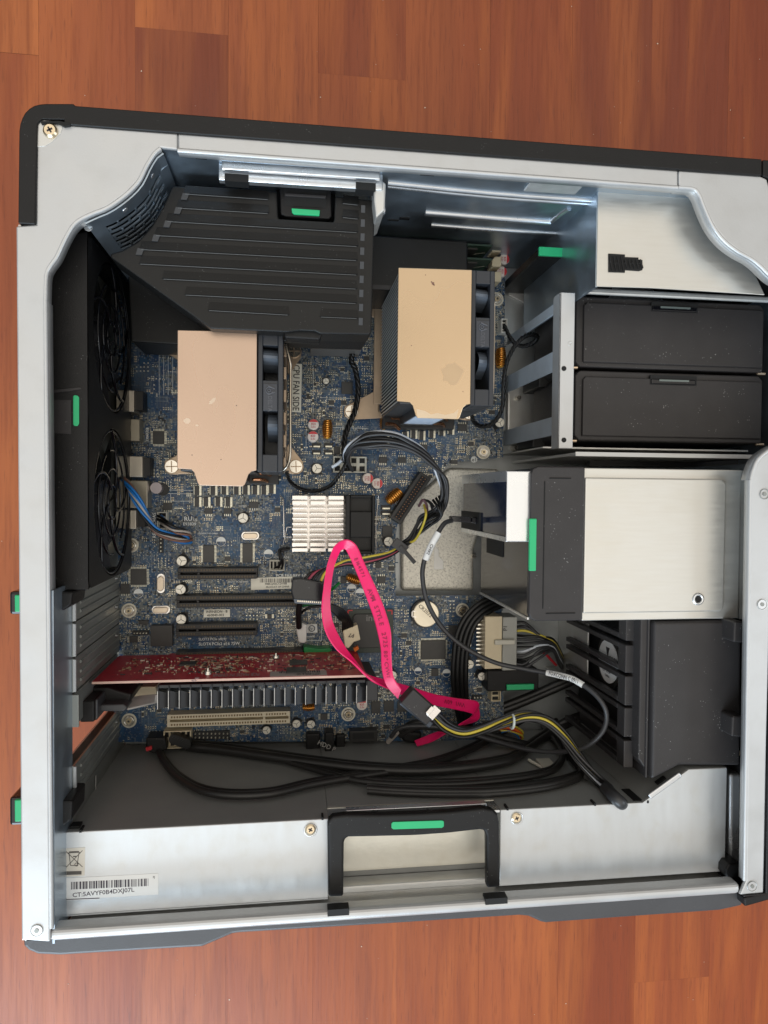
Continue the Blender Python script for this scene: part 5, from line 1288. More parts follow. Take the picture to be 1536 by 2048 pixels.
for px, py in ((394, 1357), (388, 1362)): q = onG(px, py); m.ring((q.x, yb2+.0003, q.z), Y, .0014, .0002, 20, 4)
m.build('card_print', pm('faded_card_print', (.44, .32, .32), 0, .6), GC)
m = MB()
for px, py in ((416, 1348), (552, 1317)): m.nx(); q = onG(px, py); m.rod((q.x, yb2, q.z), (q.x, yb2+.002, q.z), .0026, .0022, 18); m.rod((q.x, yb2+.002, q.z), (q.x, yb2+.004, q.z), .0012, .0006, 12)
m.build('spring_pin', SCREW, GC)
hz = .1355; hx0, hx1 = P(316, 1400, hz).x, P(737, 1395, hz).x; hyo = P(520, 1413, hz).y
m = MB(); m.box(hx0, hx1-.002, YG-.0045, YG-.0025, .080, hz-.001); n = 21
m.box(hx0, hx1-.004, hyo+.003, YG-.0045, .078, .0815)
for k in range(n):
    xx = hx0+(hx1-hx0-.001)*k/(n-1); m.box(xx-.0004, xx+.0004, hyo, YG-.0030, .082, hz)
st_ = (hx1-hx0-.001)/(n-1)
for k in range(n-1):
    xx = hx0+st_*k+.0006; m.add([(xx, hyo+.0004, hz-.0004), (xx+st_-.0014, hyo+.0004, hz-.0028), (xx+st_-.0014, YG-.0085, hz-.0028), (xx, YG-.0060, hz-.0004)], [(0, 1, 2, 3)], False, 1)
m.build('finned_heatsink', [FING, pm('dark_anodised_tab', (.016, .017, .020), .1, .38, .1, 80)], GC, bevel=.0003)
m = MB()
for k in range(n):
    xx = hx0+(hx1-hx0-.001)*k/(n-1); m.box(xx-.00045, xx-.00005, hyo+.0002, YG-.006, hz, hz+.0003)
m.build('fin_edge', pm('grey_fin_edge', (.42, .42, .42), .7, .3, .2, 300), GC)  # paler strip along one side of each fin top
m = MB(); m.box(hx1-.0015, hx1+.0065, hyo+.001, YG-.003, .082, hz-.001); m.build('heatsink_end', FING, GC, bevel=.0006)
# bracket and the plugged connector
m = MB(); ya_, yb3 = yb[4]+.0008, yb[3]-.0008; m.box(XW-.0006, XW+.0008, ya_, yb3, .062, .1665); m.box(XW-.0006, XW+.0035, ya_, yb3, .1665, .1682); m.build('card_bracket', SLOTM, GC, bevel=.0003)
m = MB(); m.pp([(160, 1403), (188, 1402), (188, 1444), (160, 1445)], .095, .150); o = m.build('video_socket', BLK, GC, bevel=.0008)
m = MB(); m.pp([(157, 1402), (162, 1402), (161, 1442), (156, 1442)], .10, .1515); m.build('socket_flange', SCREW, o)
m = MB(); m.pp([(160, 1376), (215, 1374), (240, 1382), (264, 1388), (257, 1410), (180, 1402), (160, 1402)], .085, .128); m.build('cable_hood', BLK, GC, bevel=.0015, seg=3)
m = MB(); m.pp([(188, 1400), (195, 1398), (195, 1440), (188, 1442)], .11, .146); m.pp([(194, 1410), (246, 1408), (254, 1413), (253, 1420), (246, 1424), (194, 1423)], .122, .138); m.build('video_plug', BLKCG, GC, bevel=.0012, seg=3)
m = MB(); m.pp([(250, 1374), (312, 1373), (312, 1395), (252, 1394)], .078, .092); m.build('ribbon_socket', CREAM, GC, bevel=.0004)
m = MB()
for k in range(14):
    t = k/13; a = P(255+t*2, 1418-t*20, .118-t*.01); b = P(285, 1411-t*18, .112-t*.008); c = P(320, 1402-t*12, .100)
    m.tube([a, b, c], .00085, 6, 4)
m.build('woven_ribbon', pm('pale_grey_ribbon', (.46, .44, .41), .1, .42, .08, 300), GC)

# ================================================================ power supply
ZP = .180
PS = thing('power_supply', P(780, 1720, .04), 'long galvanised power supply with a black handle and a CT barcode label', 'power supply')
PL = [(122, 1669), (657, 1637), (656, 1796), (125, 1823)]
yw = P(500, 1646, ZP).y; ylow = P(500, 1806, ZP).y; xl, xr = P(123, 1740, ZP).x, P(1452, 1640, ZP).x
ph = [(657, 1637), (998, 1622)]
xh0, xh1 = P(657, 1700, ZP).x, P(1000, 1700, ZP).x
m = MB(); m.box(xl, xh0, ylow, yw, .040, ZP-.0009); m.box(xh0, xh1, ylow+.003, yw, .040, ZP-.016); m.box(xh1, P(1284, 1700, ZP).x, ylow, yw, .040, ZP-.0009)
xq = P(1284, 1700, ZP).x
ytop2 = P(1420, 1537, ZP).y; xd = P(1378, 1540, ZP).x
m.prism([(xq, ylow), (xr, ylow), (xr, ytop2), (xd, ytop2), (xq, yw)], .040, ZP-.0009)
m.build('housing', PSUG, PS, bevel=.0006)
m = MB(); m.box(xl, xh0, ylow, yw, ZP-.0009, ZP); m.box(xl, xh0, ylow-.0012, ylow, .150, ZP-.0003); PSZ = pm('pale_power_supply_plate', (.61, .63, .64), .6, .40, .05, 150, .08, 420, stretch=(1, .25, 1), stain=(.46, .41, .30), stain_s=95, stain_a=.14, rvar=.06)
m.build('cover_plate', PSZ, PS, bevel=.0005)
m = MB(); m.prism([(xh1, ylow), (xr, ylow), (xr, ytop2), (xd, ytop2), (xq, yw), (xh1, yw)], ZP-.0009, ZP); m.build('cover_plate', PSZ, PS, bevel=.0005)
m = MB(); m.box(xh0, xh1, ylow+.0075, yw, ZP-.016, ZP-.0145); m.build('recess_plate', pm('mottled_zinc_recess', (.72, .69, .60), .6, .38, .08, 90, .2, 260, stain=(.45, .40, .30), stain_s=90, stain_a=.25), PS)
m = MB(); m.box(xh0, xh1, ylow-.0012, ylow+.0035, ZP-.016, ZP-.0045); m.box(xh0, xh1, ylow-.006, ylow-.0013, ZP-.016, ZP-.0075); m.build('recess_step', ZINC, PS, bevel=.001)
m = MB(); m.box(P(690, 1617, .17).x, P(965, 1606, .17).x, yw+.0004, yw+.0040, .174, ZP-.001); m.box(xh0, xh1, yw-.002, yw-.0003, ZP-.016, ZP-.0008); m.build('top_fold', ZMID, PS, bevel=.0003)
# folded bright edge along the top and diagonal
m = MB(); m.obox(Vector(((xq+xd)/2-.001, (yw+ytop2)/2+.0005, ZP+.0002)), (Vector((xd, ytop2, 0))-Vector((xq, yw, 0)))*.34, Vector((-(ytop2-yw), xd-xq, 0)).normalized()*.0018, Z*.0009); m.build('folded_edge', ZMID, PS, bevel=.0008, seg=3)
m = MB(); q = P(1350, 1555, ZP-.03); m.obox(Vector(((xq+xd)/2+.0002, (yw+ytop2)/2+.0006, ZP-.007)), (Vector((xd, ytop2, 0))-Vector((xq, yw, 0))).normalized()*.0035, Vector((-(ytop2-yw), xd-xq, 0)).normalized()*.0009, Z*.0016); m.build('housing_slot', DARKH, PS)
m = MB(); m.box(xq+.002, xr, yw+.002, ytop2, .03, .0405) if False else m.box(P(135, 1668, .18).x, P(155, 1668, .18).x, yw, yw+.0015, .170, .176)
for px in (163, 645, 693, 953, 1013, 1187, 1245, 1292):
    q = P(px, 1630, .178); m.box(q.x-.0006, q.x+.0006, yw-.0004, yw+.0012, .174, ZP+.0003)
m.build('housing_tab', DARKH, PS)
m = MB(); q = P(1405, 1530, .165); m.rod((q.x, ytop2, .168), (q.x, ytop2+.0012, .168), .0030, .0026, 16); m.build('housing_rivet', SCREW, PS)
phillips(621, 1660, ZP+.0016, .0031, BRASS, PS, name='cover_screw'); phillips(1034, 1637, ZP+.0016, .0031, BRASS, PS, name='cover_screw')
m = MB()
for px, py in ((621, 1660), (1034, 1637)): m.nx(); c = P(px, py, ZP); m.ring((c.x, c.y, ZP), Z, .0036, .0005, 28, 6)
m.build('screw_dimple', ZMID, PS)
# handle
ZHd = .1885
def hcurve(pts): return pts
ho = [(657, 1795), (655, 1650), (658, 1640), (666, 1633), (690, 1630), (760, 1630), (830, 1628), (900, 1624), (965, 1617), (985, 1620), (996, 1630), (999, 1645), (1000, 1775), (974, 1777), (973, 1672), (970, 1662), (960, 1660), (900, 1667), (830, 1672), (750, 1674), (697, 1675), (690, 1679), (688, 1688), (687, 1794)]
m = MB(); m.pp(ho, ZHd-.006, ZHd); hd = m.build('handle', BLK, PS, bevel=.0016, seg=4)
m = MB(); m.pp([(783, 1647), (786, 1644), (884, 1641), (888, 1643), (888, 1653), (884, 1656), (787, 1659), (783, 1656)], ZHd, ZHd+.0005); m.build('green_grip', GREEN, hd, bevel=.0003)
# stickers
m = MB(); m.pp([(128, 1697), (170, 1695), (169, 1751), (127, 1754)], ZP, ZP+.00015); st = m.build('disposal_label', LABELT, PS)
m = MB(); zz = ZP+.00022
def pl(mb, pts, w_=.00018, z=zz):
    q = [P(a, b, z) for a, b in pts]
    for i in range(len(q)-1):
        d = (q[i+1]-q[i]); mb.obox((q[i]+q[i+1])/2, d/2, Vector((-d.y, d.x, 0)).normalized()*w_, Z*.00002)
pl(m, [(131, 1702), (165, 1734)]); pl(m, [(165, 1701), (132, 1735)]); pl(m, [(138, 1706), (141, 1731), (154, 1731), (158, 1706)]); pl(m, [(136, 1706), (160, 1705)]); pl(m, [(138, 1704), (158, 1703)], .0003); pl(m, [(146, 1713), (153, 1713)], .0003)
c = P(153, 1729, zz); m.ring((c.x, c.y, zz), Z, .0009, .00018, 16, 4); m.pp([(133, 1743), (163, 1742), (163, 1749), (133, 1750)], ZP+.0002, ZP+.00025)
m.build('crossed_bin_print', pm('grey_brown_print', (.10, .09, .08), 0, .6), st)
m = MB(); m.pp([(127, 1757), (316, 1747), (317, 1789), (200, 1796), (199, 1799), (127, 1801)], ZP, ZP+.00015); st = m.build('barcode_label', LABELW, PS)
m = MB(); px = 142.0; Rb = random.Random(77)
while px < 297:
    w_ = Rb.choice((.9, .9, 1.7, 2.4, 3.2)); t = (px-142)/155; yt_ = 1764-7*t
    if px+w_ > 298: break
    m.pp([(px, yt_), (px+w_, yt_), (px+w_, yt_+15), (px, yt_+15)], ZP+.00018, ZP+.00022); px += w_+Rb.choice((.9, 1.5, 2.4))
q = P(145, 1794, ZP); k = MPP(145, 1790, ZP); m.text('CT:5AVYF0B4DXJ07L', (q.x, q.y, ZP+.00022), (1, .030, 0), (-.030, 1, 0), 8.8*k/.72, sx=1.07)
q = P(306, 1756, ZP); m.text('FJ', (q.x, q.y, ZP+.00022), (1, .03, 0), (-.03, 1, 0), 4*k/.72); m.pp([(128, 1798.5), (199, 1795.5), (199, 1797.2), (128, 1800)], ZP+.00018, ZP+.00022)
m.build('barcode_print', pm('barcode_ink', (.05, .04, .055), 0, .6), st)

# ================================================================ hard drive carriers
h1 = None
for i, (poly, ins, ly) in enumerate((((1152, 597, 1534, 741), (1168, 612, 1528, 730), 620), ((1150, 742, 1530, 886), (1163, 757, 1522, 880), 762))):
    z = .146; x0, x1, y0, y1 = RX(*poly, z)
    if h1 is None:
        h1 = thing('hard_drive_carrier', ((x0+x1)/2, (y0+y1)/2, .05), 'black drive carrier with a recessed grip, upper of the two, just under the steel plate', 'drive carrier', 'black drive carriers in the cage'); base_ = (x0, y0)
        m = MB(); r = .004; g = .0008
        m.prism([(x0+r, y0+g), (x1-r*.3, y0+g), (x1-g, y0+r), (x1-g, y1-r), (x1-r, y1-g), (x0+r, y1-g), (x0+g, y1-r), (x0+g, y0+r)], .062, z-.0022); m.build('carrier_frame', BLKD, h1, bevel=.0010, seg=3)
        a, b, c, d = RX(*ins, z); m = MB(); m.prism([(a, c), (b, c), (b, d-r*.5), (b-r*.5, d), (a+r*.5, d), (a, d-r*.5)], z-.003, z-.0004); m.build('carrier_door', BLKD, h1, bevel=.0008, seg=3)
        lx0, lx1 = P(1303, 625, z).x, P(1396, 625, z).x
        m = MB(); m.box(lx0, lx1, d-.0042, d+.0022, z-.0010, z-.0001); m.build('grip_recess', DARKH, h1)
        m = MB(); m.box(lx0+.0006, lx1-.0010, d-.0038, d-.0004, z-.0008, z+.0006); o = m.build('finger_grip', BLKG, h1, bevel=.0006)
        m = MB(); m.box(lx0+.006, lx1-.006, d-.0020, d-.0008, z+.0006, z+.0009); m.build('grip_highlight', pm('grey_green_grip_strip', (.16, .19, .18), .2, .3), o)
        m = MB()
        for s in (x0, x1-.001): m.nx(); m.rod((s-.0030, y0+.0005, z-.004), (s+.0028, y0+.0005, z-.004), .0010, .0010, 12)
        m.build('hinge_pin', pm('copper_hinge_pin', (.78, .60, .42), .8, .3), h1)
    else:
        copy_thing(h1, (x0-base_[0], y0-base_[1], 0), 'black drive carrier with a recessed grip, lower of the two, above the silver drive tray', 'black drive carriers in the cage')

# ================================================================ optical drive tray with black latch end
ZO = .1795
OD = thing('drive_tray', P(1270, 1090, .06), 'wide silver drive tray with a black end piece and long green latch strip', 'drive tray')
x0, x1, y0, y1 = RX(1166, 938, 1480, 1239, ZO)
m = MB(); m.box(x0-.001, x1, y0, y1, .065, ZO-.001); m.build('tray_body', ZINC, OD, bevel=.0005)
m = MB(); m.box(x0, x1, y0, y1, ZO-.001, ZO); m.build('tray_top', ZINCB, OD, bevel=.0006)
m = MB(); a = P(1150, 955, ZO); b = P(1444, 1222, ZO); pts = [(x0, b.y), (b.x-.002, b.y), (b.x, b.y+.002), (b.x, a.y-.003), (b.x-.003, a.y), (x0, a.y)]; m.prism(pts, ZO, ZO+.0018)
m.build('raised_panel', ZINCB, OD, bevel=.0009, seg=3)
m = MB(); c = P(1396, 1198, ZO+.0018); m.ring((c.x, c.y, ZO+.0019), Z, .0030, .0010, 32, 8); m.build('screw_boss', ZMID, OD)
m = MB(); m.cyl(c, .0021, ZO+.0015, ZO+.0020, 20); m.build('boss_hole', DARKH, OD)
m = MB(); m.pp([(1478, 940), (1500, 944), (1496, 1238), (1478, 1238)], ZO-.004, ZO-.001); m.build('tray_flange', ZINCB, OD)
m = MB(); m.pp([(1448, 946), (1475, 947), (1474, 948), (1448, 947.4)], ZO, ZO+.0001)
ex0, ex1, ey0, ey1 = RX(1060, 933, 1168, 1242, ZO+.003); r = .0045
m = MB(); m.prism([(ex1, ey0), (ex1, ey1), (ex0+r, ey1), (ex0+r*.3, ey1-r*.3), (ex0, ey1-r), (ex0, ey0+r), (ex0+r*.3, ey0+r*.3), (ex0+r, ey0)], ZO-.002, ZO+.003)
m.build('end_piece', BLKD, OD, bevel=.0010, seg=3)
m = MB(); a0 = P(1080, 956, ZO+.003); a1 = P(1150, 1226, ZO+.003)
for q in (((a0.x, a1.y+.002), (a0.x, a0.y)), ): m.rod((a0.x+.003, a1.y+.003, ZO+.0030), (a0.x+.003, a0.y-.002, ZO+.0030), .0004, .0004, 6)
m.rod((a0.x+.005, a1.y, ZO+.003), (a1.x, a1.y, ZO+.003), .0004, .0004, 6); m.rod((a0.x+.006, a0.y, ZO+.003), (a1.x-.004, a0.y, ZO+.003), .0004, .0004, 6)
m.build('moulded_line', BLK, OD)
m = MB(); g0, g1, g2, g3 = RX(1061, 1037, 1073, 1142, ZO+.0034); m.box(g0-.0006, g1, g2, g3, ZO+.001, ZO+.0036); m.build('green_latch_strip', GREEN, OD, bevel=.0006)
m = MB(); wy0, wy1 = ey0+.0005, P(1060, 1084, ZO).y; m.box(ex0+.0015, ex1-.002, wy0, ey1-.001, .066, ZO-.002); m.build('end_wall', BLKG, OD, bevel=.001)
m = MB(); q0 = PX(978, 1078, ex0+.0015); q1 = PX(1004, 1108, ex0+.0015); m.box(ex0+.0008, ex0+.0016, q1.y-.002, q0.y+.001, q0.z-.004, q1.z+.003); m.build('wall_opening', DARKH, OD)
# U-shaped bright bracket with a dark face
bx0_, bx1_, by0_, by1_ = RX(1013, 942, 1064, 1084, ZO)
m = MB(); m.box(bx0_, ex0+.002, by0_, by1_, ZO-.0015, ZO); br = m.build('steel_bracket', ZMID, OD, bevel=.0006)
m = MB(); m.box(bx0_+.0012, ex0+.0010, by0_+.001, by1_-.001, .066, ZO-.0016); m.build('bracket_face', pm('navy_gloss_plastic', (.008, .014, .032), 0, .12, .2, 60, .03, 400, dust=.5), OD)
m = MB(); m.box(ex0+.0006, ex0+.0016, ey0+.0002, ey0+.0016, .066, ZO-.002); m.build('lower_edge_strip', ZMID, OD)
m = MB(); m.box(bx0_, bx0_+.0014, by1_-.0065, by1_, .066, ZO-.0016); m.box(bx0_, bx0_+.0014, by0_, by0_+.0030, .066, ZO-.0016); m.build('bracket_flange', ZMID, OD)
m = MB(); m.box(bx0_-.0002, bx0_+.0011, by0_+.003, by0_+.016, .066, .118); m.build('socket_recess', DARKH, OD)
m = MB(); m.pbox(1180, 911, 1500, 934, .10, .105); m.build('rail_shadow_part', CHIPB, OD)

# ================================================================ front fan housing
FF = thing('front_fan_housing', P(1380, 1400, .06), 'large black fan housing with open slats at the lower right, its round label showing', 'fan housing')
XS = P(1306, 1400, .180).x; fyt = P(1400, 1240, .18).y; fyb = P(1302, 1561, .18).y
m = MB(); m.prism([(XS, fyt-.0006), (P(1484, 1240, .18).x, fyt-.0006), (P(1482, 1500, .18).x, P(1482, 1532, .18).y), (P(1360, 1530, .18).x, P(1360, 1531, .18).y), (XS, fyb)], .066, .180)
m.build('housing', BLKD, FF, bevel=.0022, seg=4)
XS2 = XS-.0062
m = MB(); m.prism([(XS2, fyt+.03), (XS-.0004, fyt+.03), (XS-.0004, fyb+.004), (XS2, fyb+.012)], .160, .1745); m.box(XS-.03, XS, fyt+.03, fyt+.034, .066, .17); m.box(XS-.002, XS-.0003, fyb, fyt+.03, .150, .176)
m.build('slat_rail', BLKD, FF, bevel=.0010)
s0 = None; XB = XS-.0085
for a, b in ((1235, 1281), (1290, 1345), (1352, 1410), (1415, 1473), (1480, 1534)):
    y1_, y0_ = P(1272, a, .165).y, P(1272, b, .165).y; hh = (y1_-y0_)/2; cy = (y0_+y1_)/2
    m = MB(); w_ = .0034
    m.box(-.0030, .0035, -hh, hh, .155, .1655); m.box(-.0030, .0015, hh-w_, hh, .066, .155); m.box(-.0030, .0015, -hh, -hh+w_, .066, .155)
    m.build('slat', BLKD, FF, at=(XB, cy, 0), bevel=.0006)
m = MB(); m.box(XS-.0011, XS-.0004, fyb+.01, fyt+.03, .067, .158); m.build('fan_back', DARKH, FF)
c = PX(1216, 1323, XB+.0035)
m = MB(); m.rod((c.x+.0005, c.y, c.z), (c.x+.004, c.y, c.z), .0185, .0185, 36); m.build('fan_hub', CHIPB, FF)
m = MB(); m.rod((c.x-.0002, c.y, c.z), (c.x+.0004, c.y, c.z), .0150, .0150, 36); lb = m.build('fan_label', LABELW, FF)
m = MB(); q = Vector((c.x-.0004, c.y, c.z)); m.text('DELTA', q+Z*.0050-Y*.008+Vector((0, .0, 0)), -Y*-1, Z, .0045) if False else None
m.add([q+Y*.010+Z*.003, q+Y*.010-Z*.003, q+Y*.003], [(0, 1, 2)]); m.text('DELTA', q+Y*.002+Z*.003, Z, Y, .0040); m.text('DC BRUSHLESS', q-Y*.004-Z*.011, Z, Y, .0030); m.text('12V  0.75A', q-Y*.0078-Z*.008, Z, Y, .0028); m.text('CHINA', q-Y*.011-Z*.004, Z, Y, .0024); m.build('label_print', INK, lb)

# ================================================================ dark module with green tab near the lower board edge
FM = thing('fan_latch_block', P(1025, 1370, ZB), 'low black block with a dark green bar below the cream power header', 'latch block')
m = MB(); m.pbox(975, 1340, 1078, 1382, ZT, .074); m.build('block_body', BLK, FM, bevel=.001)
m = MB(); m.pbox(1014, 1369, 1068, 1380, .074, .0765); m.build('green_bar', GREENB if 'GREENB' in globals() else GREEN, FM, bevel=.0004)
CL = thing('cable_clip', P(1080, 1530, ZT), 'small pale nylon cable clip stuck to the grey power supply wall', 'cable clip')
q = [PY(a, b, yw+.0005) for a, b in ((1056, 1522), (1098, 1525), (1110, 1540), (1070, 1545))]
m = MB(); m.box(q[0].x+.004, q[1].x, yw, yw+.004, q[3].z, q[1].z); m.rod((q[0].x, yw+.002, q[0].z+.002), (q[0].x+.006, yw+.002, q[3].z), .0012, .0012, 8); m.build('clip_body', NATUR, CL, bevel=.0008)
# ================================================================ cables
def pts3(l): return [P(a, b, c) for a, b, c in l]
def pts3w(l, g=.0045):
    """like pts3, but a point that would lie inside the power supply wall is brought out in front of it"""
    r = []
    for a, b, c in l:
        p = P(a, b, c)
        r.append(p if p.y > yw+g else PY(a, b, yw+g))
    return r
def cable(name, l, r, mat, label, cat='cable', group=None, parent=None):
    m = MB(); m.tube(pts3(l), r, 10, 8); o = m.build(name, mat, parent)
    if parent is None: tag(o, label, cat, group)
    return o
def bundle(root, l, wires, r, spread, tw=1.0, ph=0.0, sub=8, squash=1.0):
    """several wires that wander round one path"""
    path = spline(pts3w(l, .0035), sub); T, N, B = frames(path); n = len(wires)
    for k, mt in enumerate(wires):
        m = MB(); q = []
        a0 = 2*math.pi*k/n+ph; rr = spread*(1 if n < 6 else (.45 if k % 3 == 0 else 1))
        for i, p in enumerate(path):
            t = i/(len(path)-1); a = a0+tw*2*math.pi*t; s = .7+.5*math.sin(3.1*t*math.pi+k)
            s = .75+.25*s; q.append(p+N[i]*(rr*s*math.sin(a)*squash)+B[i]*(rr*s*math.cos(a)))
        m.tube(q, r, 7, 1, smoothpath=False); m.build('wire', mt, root)
def tie(root, px, py, z, R_, r, mat, d=(1, 0, 0), name='cable_tie'):
    m = MB(); m.ring(P(px, py, z), Vector(d), R_, r, 24, 6); return m.build(name, mat, root)

# pink flat data cable
PK = thing('data_cable', P(760, 1300, .07), 'bright pink flat data cable looping above the board with AWM STYLE printed on it', 'cable')
L1 = [(795, 1399, .112), (773, 1372, .116), (762, 1340, .120), (761, 1297, .124), (746, 1237, .128), (727, 1183, .131), (706, 1130, .134), (684, 1092, .134), (677, 1101, .126)]
R1 = [(803, 1379, .112), (788, 1358, .116), (782, 1310, .120), (781, 1263, .124), (761, 1197, .128), (731, 1130, .131), (711, 1092, .134), (694, 1083, .134), (663, 1098, .127)]
A1 = [(803, 1379), (787, 1352), (783, 1310), (782, 1265), (772, 1226), (760, 1194), (745, 1160), (729, 1126), (716, 1096), (706, 1084), (694, 1079), (681, 1082), (668, 1093), (660, 1112), (653, 1135), (647, 1175), (643, 1220), (650, 1262), (672, 1299), (706, 1327), (742, 1360), (771, 1376), (815, 1394), (866, 1410), (915, 1420), (945, 1428), (941, 1436), (925, 1444), (893, 1466), (866, 1483), (835, 1493)]
B1 = [(796, 1398), (772, 1370), (763, 1335), (761, 1295), (750, 1245), (739, 1212), (726, 1178), (709, 1136), (694, 1104), (690, 1099), (686, 1099), (683, 1101), (680, 1104), (672, 1122), (667, 1140), (662, 1175), (661, 1212), (667, 1246), (685, 1284), (709, 1320), (733, 1348), (768, 1358), (815, 1371), (866, 1387), (913, 1396), (953, 1402), (958, 1416), (956, 1440), (910, 1452), (866, 1466), (829, 1481)]
zs = [.150, .150, .150, .150, .149, .148, .147, .146, .146, .146, .146, .146, .146, .145, .145, .144, .144, .144, .145, .147, .145, .139, .126, .110, .100, .094, .090, .085, .078, .073, .069]
A = [P(a[0], a[1], z+.0020) for a, z in zip(A1, zs)]; Bq = [P(b[0], b[1], z-.0015) for b, z in zip(B1, zs)]
m = MB(); m.ribbon(A, Bq, .0012, sub=9); m.build('cable_jacket', PINK, PK)
m = MB()
def onrib(i, t):
    i0 = int(i); f = i-i0; a = A[i0].lerp(A[min(i0+1, len(A)-1)], f); b = Bq[i0].lerp(Bq[min(i0+1, len(Bq)-1)], f)
    a2 = A[min(i0+1, len(A)-1)]; d = (A[min(i0+1, len(A)-1)]+Bq[min(i0+1, len(Bq)-1)]-A[i0]-Bq[i0]).normalized(); w = (b-a).normalized(); nn = d.cross(w).normalized()
    if nn.z < 0: nn = -nn
    return a.lerp(b, t)+nn*.0009, d, w
def ribtext(s, i, size, flip=1):
    for ch in s:
        p, d, w = onrib(i, .5); x = -d*flip; n3 = d.cross(w); n3 = n3 if n3.z > 0 else -n3; up = n3.cross(x).normalized()
        if ch != ' ': m.text(ch, p-up*size*.34, x, up, size)
        adv = size*(.62 if ch not in 'I1 -' else .40); i0 = int(i); seg = max(.004, ((A[min(i0+1, len(A)-1)]+Bq[min(i0+1, len(Bq)-1)])-(A[i0]+Bq[i0])).length/2)
        i -= flip*adv/seg
ribtext('E164571', 7.5, .0034); ribtext('AWM', 5.75, .0042); ribtext('STYLE', 4.75, .0042); ribtext('2725', 3.35, .0042); ribtext('80°C', 2.5, .0038); ribtext('VW-1', 1.75, .0036)
p, d, w = onrib(23.1, .5)
m.nx(); ribtext('VW-1  60V', 24.4, .0042, 1)
m.build('cable_print', INKP, PK)
# black latching plug on the pink cable end
c0, c1 = P(808, 1388, .152), P(862, 1436, .150); d = (c1-c0); dn = d.normalized(); w = Vector((-dn.y, dn.x, 0)).normalized(); u = dn.cross(w)
m = MB(); m.obox((c0+c1)/2+w*.0008, d*.47, w*.0060, u*.0045); pg = m.build('plug', BLKD, PK, bevel=.0010, seg=3)
a_, b_ = P(801, 1400, .147), P(861, 1448, .144); d2 = (b_-a_); dn2 = d2.normalized(); w2 = Vector((-dn2.y, dn2.x, 0)).normalized()
m = MB(); m.obox((a_+b_)/2, d2*.5, w2*.0022, Z*.004); m.build('plug_side', pm('slate_plug_side', (.06, .075, .10), 0, .3, .1, 200), PK, bevel=.0008)
m = MB(); q = P(860, 1421, .1562); m.obox(q, dn*.0014+w*0, w*.0028, u*.0006); m.obox(P(867, 1425, .1550), dn*.0030, w*.0040, u*.0005); m.build('metal_latch', SILV, pg, bevel=.0002)

# main internal power cable arching over the board
PC = thing('power_cable', P(800, 960, .07), 'arching bundle of black power wires beside the tilted black FDD header', 'cable')
lib = [BLKCG, BLKC, BLKC, BLKCG, BLKC, BLKC, BLKCG, BLKC]
arch = [[(700, 938, .070), (693, 915, .088), (705, 893, .098), (735, 880, .104), (780, 880, .108), (822, 893, .108), (862, 922, .104), (885, 958, .100), (890, 995, .096), (875, 1022, .090), (850, 1035, .084), (838, 1052, .082), (822, 1078, .080), (804, 1090, .078)]]
RA = random.Random(4)
for k in range(10):
    q = [(a+RA.uniform(-3, 3)+(k-4.5)*(1.6 if 3 < i < 11 else .9)*(.2 if i in (3, 4) else 1), b+RA.uniform(-2, 2)+(k-4.5)*(3.3 if 2 < i < 7 else .8), c+.0012*(k % 3)) for i, (a, b, c) in enumerate(arch[0])]
    if k % 3 == 2: q = q[:10]+[(860, 1005, .080), (848, 1000, .072)]
    m = MB(); m.tube(pts3(q), .00105, 7, 7); m.build('wire', (BLKCG, BLKC, BLKCG)[k % 3] if k else WHTW, PC) if k < 9 else m.build('wire', BLKCG, PC)
m = MB(); m.tube(pts3([(848, 1010, .09), (852, 1030, .10), (843, 1058, .094), (830, 1080, .085), (818, 1085, .08)]), .0009, 7, 6); m.build('yellow_wire', YELW, PC)
m = MB(); m.tube(pts3([(838, 1012, .09), (846, 1000, .10), (854, 1015, .096), (850, 1040, .088)]), .0010, 7, 6); m.build('mauve_wire', pm('mauve_wire', (.10, .05, .06), 0, .4), PC)
for k in range(3):
    q = [(866+k*6, 1000-k*4, .094), (876+k*5, 1015, .10), (880, 1030+k*3, .098), (862, 1036+k*7, .092), (835, 1062+k*4, .086)]
    m = MB(); m.tube(pts3(q), .0010, 7, 6); m.build('wire', BLKC, PC)
m = MB(); a, b = P(668, 943, .069), P(668, 943, .069); 
m = MB(); m.tube(pts3([(664, 934, .071), (676, 927, .073), (684, 920, .076)]), .0013, 8, 3); m.build('white_wire', WHTW, PC)
for k in range(5):
    q = [(806, 1088+k*2, .079), (780, 1104+k*2, .082), (745, 1112+k*3, .086), (712, 1118+k*3, .088), (690, 1122+k*2, .090), (668-k*6, 1132+k*2, .094), (650-k*7, 1146, .098), (642-k*9, 1162, .100)]
    m = MB(); m.tube(pts3(q), .0010, 7, 7); m.build('wire', (YELW, BLKC, BLKC, PINKW, BLKC)[k] if k in (0, 3) else (BLKCG if k == 1 else BLKC), PC)
m = MB(); m.obox(P(800, 1092, .086), Vector((.0045, -.0035, 0)), Vector((.0022, .0028, 0)), (0, 0, .0008)); m.obox(P(815, 1109, .087), Vector((.0056, -.0062, 0)), Vector((.0011, .0010, 0)), (0, 0, .0006)); m.build('plastic_tie', BLKCG, PC, bevel=.0004)
